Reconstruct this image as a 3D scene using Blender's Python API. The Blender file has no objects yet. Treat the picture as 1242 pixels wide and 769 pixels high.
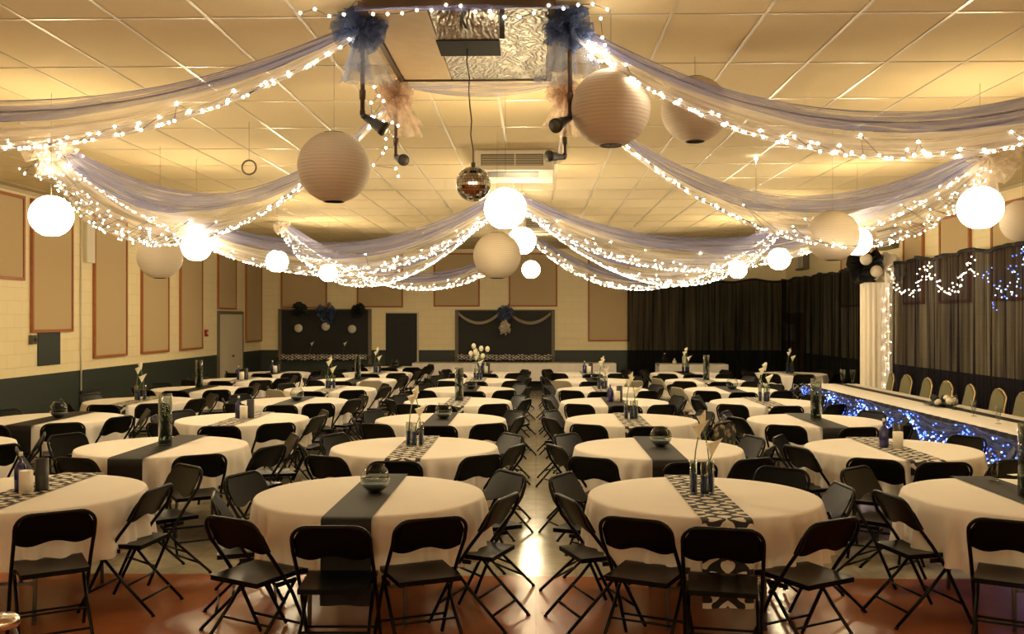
import bpy, math, random
from math import sin, cos, pi, radians as R, sqrt
from mathutils import Vector, Matrix, Quaternion

# ------------------------------------------------------------------ camera, world, exposure
S = bpy.context.scene
COL = S.collection
F = 1170.0
YAW = math.atan(29 / F); PITCH = math.atan(2.5 / F)
EYE = Vector((0, 0, 1.93))
cam_d = bpy.data.cameras.new('camera'); cam = bpy.data.objects.new('camera', cam_d); COL.objects.link(cam)
cam_d.sensor_width = 36; cam_d.lens = 36 * F / 1242; cam_d.clip_end = 200; cam_d.clip_start = 0.05
cam.location = EYE
cam.rotation_euler = (pi / 2 + PITCH, 0, YAW)
S.camera = cam
S.view_settings.view_transform = 'Standard'; S.view_settings.look = 'None'
S.view_settings.exposure = 1.07; S.view_settings.gamma = 1; S.view_settings.use_curve_mapping = False
LIT = 28.0          # lit lantern radiance
BULB = 25.0        # fairy light radiance
WARM = (1.0, 0.785, 0.455)
w = bpy.data.worlds.new('world'); S.world = w; w.use_nodes = True
w.node_tree.nodes['Background'].inputs[0].default_value = (0.02, 0.02, 0.03, 1)
cy = S.cycles
cy.transparent_max_bounces = 40; cy.max_bounces = 8; cy.diffuse_bounces = 5; cy.glossy_bounces = 4
cy.sample_clamp_indirect = 4.0; cy.use_denoising = True; cy.caustics_reflective = False; cy.caustics_refractive = False

H = 3.89; XL = -7.75; XR = 6.95; YB = 27.0; YF = -7.0; WZ = 1.06

def at(px, py, Y=None, z=None, X=None):
    d = Vector(((px - 621) / F, 1, (384.5 - py) / F + math.tan(PITCH)))
    d = Vector((d.x * cos(YAW) - d.y * sin(YAW), d.x * sin(YAW) + d.y * cos(YAW), d.z))
    if Y is not None: k = Y / d.y
    elif X is not None: k = X / d.x
    else: k = (z - EYE.z) / d.z
    return EYE + d * k

# ------------------------------------------------------------------ materials
def nt(name):
    m = bpy.data.materials.new(name); m.use_nodes = True
    return m, m.node_tree.nodes, m.node_tree.links, m.node_tree.nodes['Principled BSDF']
def pm(name, col, rough=0.6, metal=0.0, spec=0.5, noise=0.0, nscale=8.0, bump=0.0, bscale=60.0, coat=0.0):
    m, N, L, b = nt(name)
    b.inputs['Base Color'].default_value = (*col, 1); b.inputs['Roughness'].default_value = rough
    b.inputs['Metallic'].default_value = metal; b.inputs['Specular IOR Level'].default_value = spec
    b.inputs['Coat Weight'].default_value = coat
    tc = N.new('ShaderNodeTexCoord')
    if noise:
        n = N.new('ShaderNodeTexNoise'); n.inputs['Scale'].default_value = nscale; n.inputs['Detail'].default_value = 4
        L.new(tc.outputs['Object'], n.inputs['Vector'])
        mx = N.new('ShaderNodeMix'); mx.data_type = 'RGBA'
        mx.inputs['A'].default_value = (*[c * (1 - noise) for c in col], 1); mx.inputs['B'].default_value = (*[min(1, c * (1 + noise)) for c in col], 1)
        L.new(n.outputs['Fac'], mx.inputs['Factor']); L.new(mx.outputs['Result'], b.inputs['Base Color'])
    if bump:
        n = N.new('ShaderNodeTexNoise'); n.inputs['Scale'].default_value = bscale; n.inputs['Detail'].default_value = 3
        L.new(tc.outputs['Object'], n.inputs['Vector'])
        bp = N.new('ShaderNodeBump'); bp.inputs['Strength'].default_value = bump; bp.inputs['Distance'].default_value = 0.01
        L.new(n.outputs['Fac'], bp.inputs['Height']); L.new(bp.outputs['Normal'], b.inputs['Normal'])
    return m
def emit(name, col, s):
    m, N, L, b = nt(name)
    b.inputs['Base Color'].default_value = (*col, 1)
    b.inputs['Emission Color'].default_value = (*col, 1); b.inputs['Emission Strength'].default_value = s
    return m
def tulle(name, col, dens, streak=0.35, scale=(3, 60, 60), trans=0.5, uv=True):
    """sheer net: transparent mixed with diffuse and translucent cloth, streaked along its length"""
    m, N, L, b = nt(name); N.remove(b)
    out = N['Material Output']
    tc = N.new('ShaderNodeTexCoord'); mp = N.new('ShaderNodeMapping'); mp.inputs['Scale'].default_value = scale
    L.new(tc.outputs['UV' if uv else 'Object'], mp.inputs['Vector'])
    n = N.new('ShaderNodeTexNoise'); n.inputs['Scale'].default_value = 1.0; n.inputs['Detail'].default_value = 5
    L.new(mp.outputs['Vector'], n.inputs['Vector'])
    mr = N.new('ShaderNodeMapRange'); mr.inputs['From Min'].default_value = 0.3; mr.inputs['From Max'].default_value = 0.7
    mr.inputs['To Min'].default_value = max(0, dens - streak); mr.inputs['To Max'].default_value = min(1, dens + streak)
    L.new(n.outputs['Fac'], mr.inputs['Value'])
    tr = N.new('ShaderNodeBsdfTransparent'); df = N.new('ShaderNodeBsdfDiffuse'); tl = N.new('ShaderNodeBsdfTranslucent')
    df.inputs[0].default_value = (*col, 1); tl.inputs[0].default_value = (*col, 1)
    a = N.new('ShaderNodeMixShader'); a.inputs[0].default_value = trans
    L.new(df.outputs[0], a.inputs[1]); L.new(tl.outputs[0], a.inputs[2])
    c = N.new('ShaderNodeMixShader'); L.new(mr.outputs[0], c.inputs[0])
    L.new(tr.outputs[0], c.inputs[1]); L.new(a.outputs[0], c.inputs[2]); L.new(c.outputs[0], out.inputs[0])
    return m
def glassm(name, tint=(1, 1, 1), dens=0.06, rough=0.03):
    m, N, L, b = nt(name); N.remove(b); out = N['Material Output']
    tr = N.new('ShaderNodeBsdfTransparent'); tr.inputs[0].default_value = (*tint, 1)
    gl = N.new('ShaderNodeBsdfGlossy'); gl.inputs[0].default_value = (.6, .6, .6, 1); gl.inputs['Roughness'].default_value = rough
    lw = N.new('ShaderNodeLayerWeight'); lw.inputs['Blend'].default_value = 0.35
    ad = N.new('ShaderNodeMath'); ad.operation = 'ADD'; ad.inputs[1].default_value = dens; ad.use_clamp = True
    L.new(lw.outputs['Facing'], ad.inputs[0])
    pw = N.new('ShaderNodeMath'); pw.operation = 'POWER'; pw.inputs[1].default_value = 2.0; L.new(ad.outputs[0], pw.inputs[0])
    c = N.new('ShaderNodeMixShader'); L.new(pw.outputs[0], c.inputs[0]); L.new(tr.outputs[0], c.inputs[1]); L.new(gl.outputs[0], c.inputs[2])
    L.new(c.outputs[0], out.inputs[0]); return m
def wall_mat():
    m, N, L, b = nt('painted_block')
    tc = N.new('ShaderNodeTexCoord'); sp = N.new('ShaderNodeSeparateXYZ'); L.new(tc.outputs['Object'], sp.inputs[0])
    ad = N.new('ShaderNodeMath'); ad.operation = 'ADD'; L.new(sp.outputs[0], ad.inputs[0]); L.new(sp.outputs[1], ad.inputs[1])
    cb = N.new('ShaderNodeCombineXYZ'); L.new(ad.outputs[0], cb.inputs[0]); L.new(sp.outputs[2], cb.inputs[1])
    br = N.new('ShaderNodeTexBrick'); L.new(cb.outputs[0], br.inputs['Vector'])
    br.inputs['Scale'].default_value = 1; br.inputs['Brick Width'].default_value = 0.4; br.inputs['Row Height'].default_value = 0.2
    br.inputs['Mortar Size'].default_value = 0.006; br.inputs['Mortar Smooth'].default_value = 0.6
    br.inputs['Color1'].default_value = (.86, .75, .47, 1); br.inputs['Color2'].default_value = (.88, .77, .49, 1); br.inputs['Mortar'].default_value = (.76, .65, .38, 1)
    gt = N.new('ShaderNodeMath'); gt.operation = 'GREATER_THAN'; gt.inputs[1].default_value = WZ; L.new(sp.outputs[2], gt.inputs[0])
    mx = N.new('ShaderNodeMix'); mx.data_type = 'RGBA'; mx.inputs['A'].default_value = (.022, .032, .026, 1)
    L.new(br.outputs['Color'], mx.inputs['B']); L.new(gt.outputs[0], mx.inputs['Factor']); L.new(mx.outputs['Result'], b.inputs['Base Color'])
    bp = N.new('ShaderNodeBump'); bp.inputs['Strength'].default_value = .35; bp.inputs['Distance'].default_value = .01; bp.invert = True
    L.new(br.outputs['Fac'], bp.inputs['Height']); L.new(bp.outputs[0], b.inputs['Normal'])
    b.inputs['Roughness'].default_value = .55
    return m
def floor_mat(name, c1, c2, tile, rough, nsc):
    m, N, L, b = nt(name)
    tc = N.new('ShaderNodeTexCoord')
    n = N.new('ShaderNodeTexNoise'); n.inputs['Scale'].default_value = nsc; n.inputs['Detail'].default_value = 6; L.new(tc.outputs['Object'], n.inputs['Vector'])
    br = N.new('ShaderNodeTexBrick'); br.offset = 0; L.new(tc.outputs['Object'], br.inputs['Vector'])
    br.inputs['Scale'].default_value = 1; br.inputs['Brick Width'].default_value = tile; br.inputs['Row Height'].default_value = tile; br.inputs['Mortar Size'].default_value = .0025
    br.inputs['Color1'].default_value = (*c1, 1); br.inputs['Color2'].default_value = (*c2, 1); br.inputs['Mortar'].default_value = (*[c * .6 for c in c1], 1)
    mx = N.new('ShaderNodeMix'); mx.data_type = 'RGBA'; mx.blend_type = 'MULTIPLY'; mx.inputs['Factor'].default_value = .5
    L.new(br.outputs['Color'], mx.inputs['A']); L.new(n.outputs['Fac'], mx.inputs['B']); L.new(mx.outputs['Result'], b.inputs['Base Color'])
    b.inputs['Roughness'].default_value = rough; b.inputs['Specular IOR Level'].default_value = .7
    n2 = N.new('ShaderNodeTexNoise'); n2.inputs['Scale'].default_value = 5; L.new(tc.outputs['Object'], n2.inputs['Vector'])
    bp = N.new('ShaderNodeBump'); bp.inputs['Strength'].default_value = .12; bp.inputs['Distance'].default_value = .02
    L.new(n2.outputs['Fac'], bp.inputs['Height']); L.new(bp.outputs[0], b.inputs['Normal'])
    return m
def damask_mat():
    m, N, L, b = nt('damask_cloth')
    tc = N.new('ShaderNodeTexCoord'); sp = N.new('ShaderNodeSeparateXYZ'); L.new(tc.outputs['UV'], sp.inputs[0])
    def M(op, a, c=None, v=None):
        q = N.new('ShaderNodeMath'); q.operation = op
        for i, x in enumerate((a, c)):
            if x is None: continue
            if isinstance(x, (int, float)): q.inputs[i].default_value = x
            else: L.new(x, q.inputs[i])
        return q.outputs[0]
    u = M('ABSOLUTE', M('SUBTRACT', sp.outputs[0], .15))             # mirrored about the centre line
    v = M('ABSOLUTE', M('SUBTRACT', M('FRACT', M('DIVIDE', sp.outputs[1], .36)), .5))
    A = M('MULTIPLY', u, pi / .15); B = M('MULTIPLY', v, 2 * pi)
    t1 = M('COSINE', M('ADD', M('MULTIPLY', A, 3), M('MULTIPLY', M('COSINE', M('MULTIPLY', B, 3)), 1.8)))
    t2 = M('COSINE', M('ADD', M('MULTIPLY', B, 4), M('MULTIPLY', M('COSINE', M('MULTIPLY', A, 2)), 1.5)))
    t3 = M('COSINE', M('ADD', A, B))
    f = M('GREATER_THAN', M('ADD', M('ADD', t1, M('MULTIPLY', t2, .8)), M('MULTIPLY', t3, .6)), .05)
    mx = N.new('ShaderNodeMix'); mx.data_type = 'RGBA'; mx.inputs['A'].default_value = (.012, .012, .014, 1); mx.inputs['B'].default_value = (.62, .58, .5, 1)
    L.new(f, mx.inputs['Factor']); L.new(mx.outputs['Result'], b.inputs['Base Color']); b.inputs['Roughness'].default_value = .8
    return m
def paper_mat(name, col, es=0.0, ecol=WARM):
    m, N, L, b = nt(name)
    tc = N.new('ShaderNodeTexCoord'); wv = N.new('ShaderNodeTexWave'); wv.bands_direction = 'Z'; wv.inputs['Scale'].default_value = 14
    wv.inputs['Distortion'].default_value = .4
    L.new(tc.outputs['Object'], wv.inputs['Vector'])
    mx = N.new('ShaderNodeMix'); mx.data_type = 'RGBA'; mx.inputs['A'].default_value = (*[c * .93 for c in col], 1); mx.inputs['B'].default_value = (*col, 1)
    L.new(wv.outputs['Fac'], mx.inputs['Factor']); L.new(mx.outputs['Result'], b.inputs['Base Color'])
    bp = N.new('ShaderNodeBump'); bp.inputs['Strength'].default_value = .25; bp.inputs['Distance'].default_value = .006
    L.new(wv.outputs['Fac'], bp.inputs['Height']); L.new(bp.outputs[0], b.inputs['Normal'])
    b.inputs['Roughness'].default_value = .8
    if es: b.inputs['Emission Color'].default_value = (*ecol, 1); b.inputs['Emission Strength'].default_value = es
    return m
def foil_mat():
    m = pm('crinkled_foil', (.36, .33, .26), .36, .6, noise=.25, nscale=5)
    N = m.node_tree.nodes; L = m.node_tree.links; b = N['Principled BSDF']
    tc = N.new('ShaderNodeTexCoord'); wv = N.new('ShaderNodeTexWave'); wv.inputs['Scale'].default_value = 7; wv.inputs['Distortion'].default_value = 18; wv.inputs['Detail'].default_value = 4
    L.new(tc.outputs['Object'], wv.inputs['Vector'])
    bp = N.new('ShaderNodeBump'); bp.inputs['Strength'].default_value = .9; bp.inputs['Distance'].default_value = .02
    L.new(wv.outputs['Fac'], bp.inputs['Height']); L.new(bp.outputs[0], b.inputs['Normal'])
    return m
def ball_mat():
    m, N, L, b = nt('mirror_facets')
    b.inputs['Metallic'].default_value = 1; b.inputs['Roughness'].default_value = .12; b.inputs['Base Color'].default_value = (.62, .64, .62, 1)
    return m
def floral_mat():
    m, N, L, b = nt('floral_print')
    tc = N.new('ShaderNodeTexCoord'); vo = N.new('ShaderNodeTexVoronoi'); vo.inputs['Scale'].default_value = 14; L.new(tc.outputs['Object'], vo.inputs['Vector'])
    cr = N.new('ShaderNodeValToRGB'); e = cr.color_ramp.elements
    e[0].position = .1; e[0].color = (.45, .2, .12, 1); e[1].position = .5; e[1].color = (.03, .03, .03, 1)
    x = e.new(.3); x.color = (.3, .28, .16, 1)
    L.new(vo.outputs['Distance'], cr.inputs[0]); L.new(cr.outputs[0], b.inputs['Base Color']); b.inputs['Roughness'].default_value = .8
    return m
def cloth_mat():
    m = pm('table_linen', (.78, .74, .68), .85, noise=.04, nscale=3, bump=.15, bscale=300)
    return m

M = dict(
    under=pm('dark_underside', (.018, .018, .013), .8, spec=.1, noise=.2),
    wall=wall_mat(), ceil=pm('ceiling_tile', (.61, .50, .29), .9, noise=.12, nscale=160, bump=.3, bscale=220),
    bar=pm('ceiling_bar', (.50, .42, .27), .28, spec=.8), floor=floor_mat('beige_vinyl', (.62, .56, .42), (.58, .52, .4), .305, .16, 7),
    brown=floor_mat('brown_tile', (.60, .20, .075), (.58, .19, .07), 30, .22, 1.5),
    panel=pm('acoustic_fabric', (.52, .40, .23), .95, noise=.12, nscale=120), pframe=pm('panel_frame', (.36, .13, .04), .5, noise=.2, nscale=20),
    door=pm('cream_door', (.62, .56, .42), .5, noise=.05), black=pm('black_void', (.012, .013, .012), .7, noise=.2), dgreen=pm('dark_green', (.022, .032, .026), .6, noise=.15),
    metal=pm('black_metal', (.003, .003, .003), .35, spec=.2, noise=.2, nscale=30), seatm=pm('black_seat', (.0025, .0025, .0025), .3, spec=.11, noise=.2, nscale=20),
    bmetal=pm('beige_metal', (.42, .38, .29), .4, noise=.05), chrome=pm('chrome', (.8, .78, .74), .15, 1),
    gold=pm('gold_frame', (.6, .45, .2), .3, .8), green=pm('sage_fabric', (.17, .16, .085), .85, noise=.15, nscale=40),
    cloth=cloth_mat(), runner=pm('black_satin', (.011, .010, .009), .6, spec=.3, noise=.2, nscale=20), damask=damask_mat(),
    wood=pm('table_ply', (.35, .25, .15), .6, noise=.2), leg=pm('grey_leg', (.2, .2, .19), .4, .6),
    lit=paper_mat('lit_paper', (.9, .85, .75), LIT), dim=paper_mat('plain_paper', (.62, .55, .44)),
    wire=pm('wire', (.03, .03, .03), .5), bulb=emit('warm_bulb', (1, .83, .60), BULB), bulbf=emit('bright_bulb', (1, .83, .60), BULB * 2.6), bblue=emit('blue_bulb', (.06, .15, 1), 2.6), bpale=emit("pale_bulb", (.40, .58, 1), 2.8),
    white=tulle('white_tulle', (.95, .91, .87), .39, .26, (2, 14, 1)), blue=tulle('blue_tulle', (.24, .26, .50), .55, .35, (2, 18, 1)),
    wpom=tulle('cream_pom_tulle', (.95, .88, .76), .62, .2, (6, 6, 6), uv=False), bpom=tulle('blue_pom_tulle', (.13, .18, .34), .55, .3, (8, 8, 8), uv=False),
    ppom=tulle('peach_pom_tulle', (.78, .62, .5), .5, .25, (8, 8, 8), uv=False),
    sheer=tulle('black_sheer', (.012, .012, .012), .82, .22, (12, .3, 1), .3), sheer2=tulle('violet_black_sheer', (.024, .02, .03), .74, .32, (14, .3, 1), .3),
    shade=tulle('black_skirt_net', (.02, .02, .025), .93, .07, (9, 2, 1), .3),
    bskirt=tulle('blue_swag_net', (.22, .28, .62), .5, .3, (4, 12, 1)),
    drape=pm('cream_drape', (.85, .78, .66), .8, noise=.03), foil=foil_mat(), ballm=ball_mat(), pipe=pm('brown_pipe', (.10, .065, .04), .45, .3),
    lamp=pm('spot_black', (.02, .02, .02), .4), glass=glassm('clear_glass', (.9, .92, .9), .10), water=glassm('blue_water', (.12, .22, .6), .0), clearw=glassm('clear_water', (.75, .8, .78), .02),
    bglass=pm('cobalt_glass', (.012, .016, .10), .12, spec=.8), candle=pm('white_wax', (.8, .76, .66), .5), stone=pm('dark_stones', (.05, .055, .06), .35, noise=.5, nscale=60),
    stem=pm('green_stem', (.12, .20, .05), .5, noise=.2), petal=pm('calla_white', (.85, .82, .66), .5, noise=.05), spad=pm('yellow_spadix', (.7, .45, .05), .6),
    leaf=pm('dark_leaves', (.02, .035, .018), .5, noise=.3, nscale=30), floral=floral_mat(), acw=pm('ac_white', (.72, .68, .56), .5), acd=pm('ac_grille', (.14, .12, .08), .6),
    red=pm('alarm_red', (.3, .02, .01), .5), tan=pm('tan_board', (.50, .37, .2), .6, noise=.15, nscale=10), steel=pm('brushed_plate', (.10, .10, .085), .5, .3, noise=.2),
    skirt=pm('black_skirt', (.012, .012, .014), .8, noise=.3, nscale=15), balloonb=pm('black_tulle_knot', (.015, .015, .015), .7), balloonw=pm('white_satin', (.72, .66, .55), .4),
)

# ------------------------------------------------------------------ mesh helpers
class MB:
    def __init__(s): s.v = []; s.f = []; s.uv = []; s.flat = []
    def add(s, vs, fs, uvs=None, flat=False):
        o = len(s.v); s.v += [tuple(v) for v in vs]; s.f += [tuple(i + o for i in f) for f in fs]
        s.uv += list(uvs) if uvs else [(v[0], v[1]) for v in vs]; s.flat += [flat] * len(fs); return s
    def box(s, a, b, bev=0.0):
        x0, y0, z0 = a; x1, y1, z1 = b
        if bev <= 0:
            vs = [(x, y, z) for z in (z0, z1) for y in (y0, y1) for x in (x0, x1)]
            return s.add(vs, [(0, 2, 3, 1), (4, 5, 7, 6), (0, 1, 5, 4), (2, 6, 7, 3), (0, 4, 6, 2), (1, 3, 7, 5)], flat=True)
        c = bev; vs = []                                   # box with chamfered vertical and horizontal edges
        def ring(z, k): return [(x0 + k + c, y0 + k, z), (x1 - k - c, y0 + k, z), (x1 - k, y0 + k + c, z), (x1 - k, y1 - k - c, z), (x1 - k - c, y1 - k, z), (x0 + k + c, y1 - k, z), (x0 + k, y1 - k - c, z), (x0 + k, y0 + k + c, z)]
        vs = ring(z0, c * .5) + ring(z0 + c, 0) + ring(z1 - c, 0) + ring(z1, c * .5)
        fs = [tuple(range(7, -1, -1)), tuple(range(24, 32))]
        for r in range(3):
            for i in range(8): j = (i + 1) % 8; fs.append((r * 8 + i, r * 8 + j, r * 8 + 8 + j, r * 8 + 8 + i))
        return s.add(vs, fs, flat=True)
    def tube(s, pts, r, n=8, cap=True, rads=None):
        pts = [Vector(p) for p in pts]; vs = []; fs = []; up = None
        for i, p in enumerate(pts):
            t = (pts[min(i + 1, len(pts) - 1)] - pts[max(i - 1, 0)]).normalized()
            if up is None: up = t.orthogonal().normalized()
            else: up = (up - t * up.dot(t)).normalized()
            b = t.cross(up); rr = rads[i] if rads else r
            vs += [p + (up * cos(2 * pi * k / n) + b * sin(2 * pi * k / n)) * rr for k in range(n)]
        for i in range(len(pts) - 1):
            for k in range(n): l = (k + 1) % n; fs.append((i * n + k, i * n + l, i * n + n + l, i * n + n + k))
        if cap: fs.append(tuple(range(n - 1, -1, -1))); fs.append(tuple((len(pts) - 1) * n + k for k in range(n)))
        return s.add(vs, fs)
    def lathe(s, prof, n=24, c=(0, 0, 0), flat=False):
        vs = []; fs = []; m = len(prof)
        for r, z in prof: vs += [(c[0] + r * cos(2 * pi * k / n), c[1] + r * sin(2 * pi * k / n), c[2] + z) for k in range(n)]
        for i in range(m - 1):
            for k in range(n): l = (k + 1) % n; fs.append((i * n + k, i * n + l, i * n + n + l, i * n + n + k))
        if prof[0][0] > 1e-4: pass
        return s.add(vs, fs, flat=flat)
    def grid(s, fn, nu, nv, uvf=None, flat=False):
        vs = []; uv = []; fs = []
        for i in range(nu + 1):
            for j in range(nv + 1):
                u, v = i / nu, j / nv; vs.append(fn(u, v)); uv.append(uvf(u, v) if uvf else (u, v))
        for i in range(nu):
            for j in range(nv): a = i * (nv + 1) + j; fs.append((a, a + nv + 1, a + nv + 2, a + 1))
        return s.add(vs, fs, uv, flat)
    def sphere(s, r, c=(0, 0, 0), n=16, m=10, sz=1.0):
        return s.lathe([(max(1e-5, r * sin(pi * i / m)), -r * cos(pi * i / m) * sz) for i in range(m + 1)], n, c)
    def mesh(s, name, mat):
        me = bpy.data.meshes.new(name); me.from_pydata(s.v, [], s.f)
        me.polygons.foreach_set('use_smooth', [not q for q in s.flat])
        ul = me.uv_layers.new(name='UVMap'); li = [0] * len(me.loops); me.loops.foreach_get('vertex_index', li)
        buf = [];
        for i in li: buf += [s.uv[i][0], s.uv[i][1]]
        ul.data.foreach_set('uv', buf)
        me.materials.append(mat); me.validate(); me.update(); return me
    def obj(s, name, mat, parent=None, loc=None, rz=0.0):
        o = bpy.data.objects.new(name, s.mesh(name, mat)); COL.objects.link(o)
        if parent: o.parent = parent
        if loc is not None: o.location = loc
        o.rotation_euler.z = rz
        return o
def tag(o, label=None, cat=None, group=None, kind=None):
    if label: o['label'] = label
    if cat: o['category'] = cat
    if group: o['group'] = group
    if kind: o['kind'] = kind
    return o
def thing(name, label, cat, loc=(0, 0, 0), rz=0.0, group=None):
    o = bpy.data.objects.new(name, None); COL.objects.link(o); o.location = loc; o.rotation_euler.z = rz; o.empty_display_size = .1
    return tag(o, label, cat, group)
def kids(o): return [c for c in KID.get(o.name, ())]
KID = {}
def snapshot(o):
    KID[o.name] = list(o.children)
    for c in o.children: snapshot(c)
def copy_tree(o, parent=None):
    c = o.copy(); COL.objects.link(c)
    if parent: c.parent = parent
    for ch in KID.get(o.name, ()): copy_tree(ch, c)
    return c
class Proto:
    """first use hands out the source itself, later uses hand out copies"""
    def __init__(s, o): s.o = o; s.used = False; snapshot(o)
    def place(s, loc, rz, label, group=None, scale=None):
        o = s.o if not s.used else copy_tree(s.o); s.used = True
        o.location = loc; o.rotation_euler.z = rz; o['label'] = label
        if group: o['group'] = group
        if scale: o.scale = (scale,) * 3
        return o
def struct(o): o['kind'] = 'structure'; return o

# ------------------------------------------------------------------ the room
YM = 7.24
struct(MB().box((XL, YF, -.1), (XR, YM, 0)).obj('floor', M['brown']))
struct(MB().box((XL, YM, -.1), (XR, YB, 0)).obj('floor', M['floor']))
struct(MB().box((XL, YF, H), (XR, YB, H + .1)).obj('ceiling', M['ceil']))
struct(MB().box((XL - .2, YF, 0), (XL, YB, H)).obj('wall_left', M['wall']))
struct(MB().box((XR, YF, 0), (XR + .2, YB, H)).obj('wall_right', M['wall']))
struct(MB().box((XL - .2, YB, 0), (XR + .2, YB + .2, H)).obj('wall_back', M['wall']))
struct(MB().box((XL - .2, YF - .2, 0), (XR + .2, YF, H)).obj('wall_front', M['wall']))
g = MB()
x = -.33 - .6 * 12
while x < XR:
    if x > XL + .02: g.box((x - .012, YF, H - .006), (x + .012, YB, H + .002))
    x += .6
y = 6.22 - 1.2 * 11
while y < YB:
    if y > YF + .02: g.box((XL, y - .012, H - .005), (XR, y + .012, H + .002))
    y += 1.2
struct(g.obj('trim_1', M['bar']))
struct(MB().box((XL + .001, YF, H - .06), (XL + .03, YB, H - .007)).box((XR - .03, YF, H - .06), (XR - .001, YB, H - .007)).obj('trim_2', M['bar']))

def yl(px): return at(px, 400, X=XL).y
def zl(px, py): return at(px, py, X=XL).z
# door in the left wall
y0, y1 = yl(264), yl(292)
d = struct(MB().box((XL + .001, y0, 0), (XL + .05, y1, 2.05), .01).obj('door_1', M['door']))
struct(MB().box((XL + .001, y0 - .06, 2.05), (XL + .06, y1 + .06, 2.13)).box((XL + .001, y0 - .06, 0), (XL + .06, y0, 2.05)).box((XL + .001, y1, 0), (XL + .06, y1 + .06, 2.05)).obj('trim_3', M['acd']))
hk = MB().sphere(.035, (XL + .09, y0 + .95, 1.0), 10, 6).tube([(XL + .05, y0 + .95, 1.0), (XL + .09, y0 + .95, 1.0)], .012).obj('door_handle', M['leg'], d)
# acoustic panels
PG = 'tan framed acoustic panels on the walls'
def panel(side, a, b, z0, z1, label):
    """side 'L','R': a..b along Y; 'B': a..b along X"""
    f = MB(); t = .045; p = .05
    if side == 'B':
        o = thing('acoustic_panel', label, 'acoustic panel', ((a + b) / 2, YB, z0), 0, PG); hw = (b - a) / 2
    elif side == 'L':
        o = thing('acoustic_panel', label, 'acoustic panel', (XL, (a + b) / 2, z0), pi / 2, PG); hw = (b - a) / 2
    else:
        o = thing('acoustic_panel', label, 'acoustic panel', (XR, (a + b) / 2, z0), -pi / 2, PG); hw = (b - a) / 2
    h = z1 - z0
    MB().box((-hw + t, -.035, t), (hw - t, -.002, h - t), .006).obj('fabric_panel', M['panel'], o)
    f.box((-hw, -p, 0), (-hw + t, -.002, h)).box((hw - t, -p, 0), (hw, -.002, h)).box((-hw + t, -p, 0), (hw - t, -.002, t)).box((-hw + t, -p, h - t), (hw - t, -.002, h))
    f.obj('frame', M['pframe'], o)
PT = 3.78
panel('L', yl(-30), yl(27), 2.51, PT, 'short tan acoustic panel at the far left edge, front end of the left wall')
panel('L', yl(36), yl(86), 1.72, PT, 'tall tan acoustic panel above the small dark green plate')
panel('L', yl(112), yl(152), 1.24, PT, 'widest floor-reaching tan acoustic panel, second tall one on the left wall')
panel('L', yl(170), yl(203), 1.24, PT, 'tall tan acoustic panel directly behind the unlit lantern at left')
panel('L', yl(217), yl(244), 1.24, PT, 'tall tan acoustic panel just before the red alarm on left wall')
panel('L', yl(263), yl(285), 2.17, PT, 'tan acoustic panel above the cream door in the left wall')
panel('L', yl(297), yl(316), 1.3, PT, 'narrow looking tan acoustic panel between cream door and back corner')
def xb(px): return at(px, 400, Y=YB).x
def zb(py): return at(650, py, Y=YB).z
panel('B', xb(341), xb(397), zb(374), PT, 'tan acoustic panel over the left dark serving window')
panel('B', xb(433), xb(489), zb(373), PT, 'tan acoustic panel above left of the black back doorway')
panel('B', xb(526), xb(582), zb(372), PT, 'tan acoustic panel above left end of the swagged serving window')
panel('B', xb(617), xb(676), zb(372), PT, 'tan acoustic panel above right end of the swagged serving window')
panel('B', xb(713), xb(763), zb(414), PT, 'low hanging tan acoustic panel next to the black curtain edge')
def yr(px): return at(px, 350, X=XR).y
for a, b, lab in ((1022, 1048, 'tan panel above the curtain, just left of the draped column top'), (1052, 1062, 'narrow tan panel above the curtain beside the draped column'),
                  (1098, 1122, 'tan panel above the curtain, right of the window air conditioner'), (1142, 1179, 'tan panel above the curtain, left of the rightmost lit lantern'),
                  (1205, 1250, 'tan panel above the curtain, behind the pale lantern at right edge')):
    panel('R', yr(b), yr(a), 2.2, PT - .12, lab)

# back wall openings
def hatch(x0, x1, z0, z1, n, lab):
    o = struct(MB().box((x0, YB - .012, z0), (x1, YB - .004, z1)).obj('window_%d' % n, M['black']))
    fr = MB(); t = .09
    fr.box((x0 - t, YB - .07, z0 - .25), (x0, YB - .003, z1 + .03)).box((x1, YB - .07, z0 - .25), (x1 + t, YB - .003, z1 + .03)).box((x0, YB - .07, z1), (x1, YB - .003, z1 + .03))
    fr.box((x0 - t, YB - .25, z0 - .04), (x1 + t, YB - .003, z0))
    fr.obj('window_frame', M['acd'], o)
ax0, ax1, az0, az1 = xb(342), xb(447), zb(431), zb(376)
hatch(ax0, ax1, az0, az1, 1, '')
bx0, bx1, bz0, bz1 = xb(556), xb(669), zb(431), zb(377)
hatch(bx0, bx1, bz0, bz1, 2, '')
def garland(x0, x1, z, lab):
    o = MB()
    o.grid(lambda u, v: (x0 + (x1 - x0) * u, YB - .262 - .02 * sin(u * 70) - .01 * v, z + .03 - .15 * v + .012 * sin(u * 40)), 90, 3, lambda u, v: (v * .3, u * (x1 - x0)))
    return tag(o.obj('sill_garland', M['damask']), lab, 'garland')
garland(ax0, ax1, az0, 'black and white damask strip along the left serving sill')
garland(bx0, bx1, bz0, 'black and white damask strip along the right serving sill')
d3 = struct(MB().box((xb(468), YB - .03, 0), (xb(506), YB - .004, zb(380)), .008).obj('door_2', M['black']))
MB().box((xb(506), YB - .05, 0), (xb(508), YB - .004, zb(380))).box((xb(467), YB - .05, zb(380)), (xb(508), YB - .004, zb(379) + .02)).obj('door_frame', M['door'], d3)
d4 = struct(MB().box((XR - .05, yr(975), 0), (XR - .004, yr(940), 2.1), .01).obj('door_3', M['pframe']))
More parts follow.
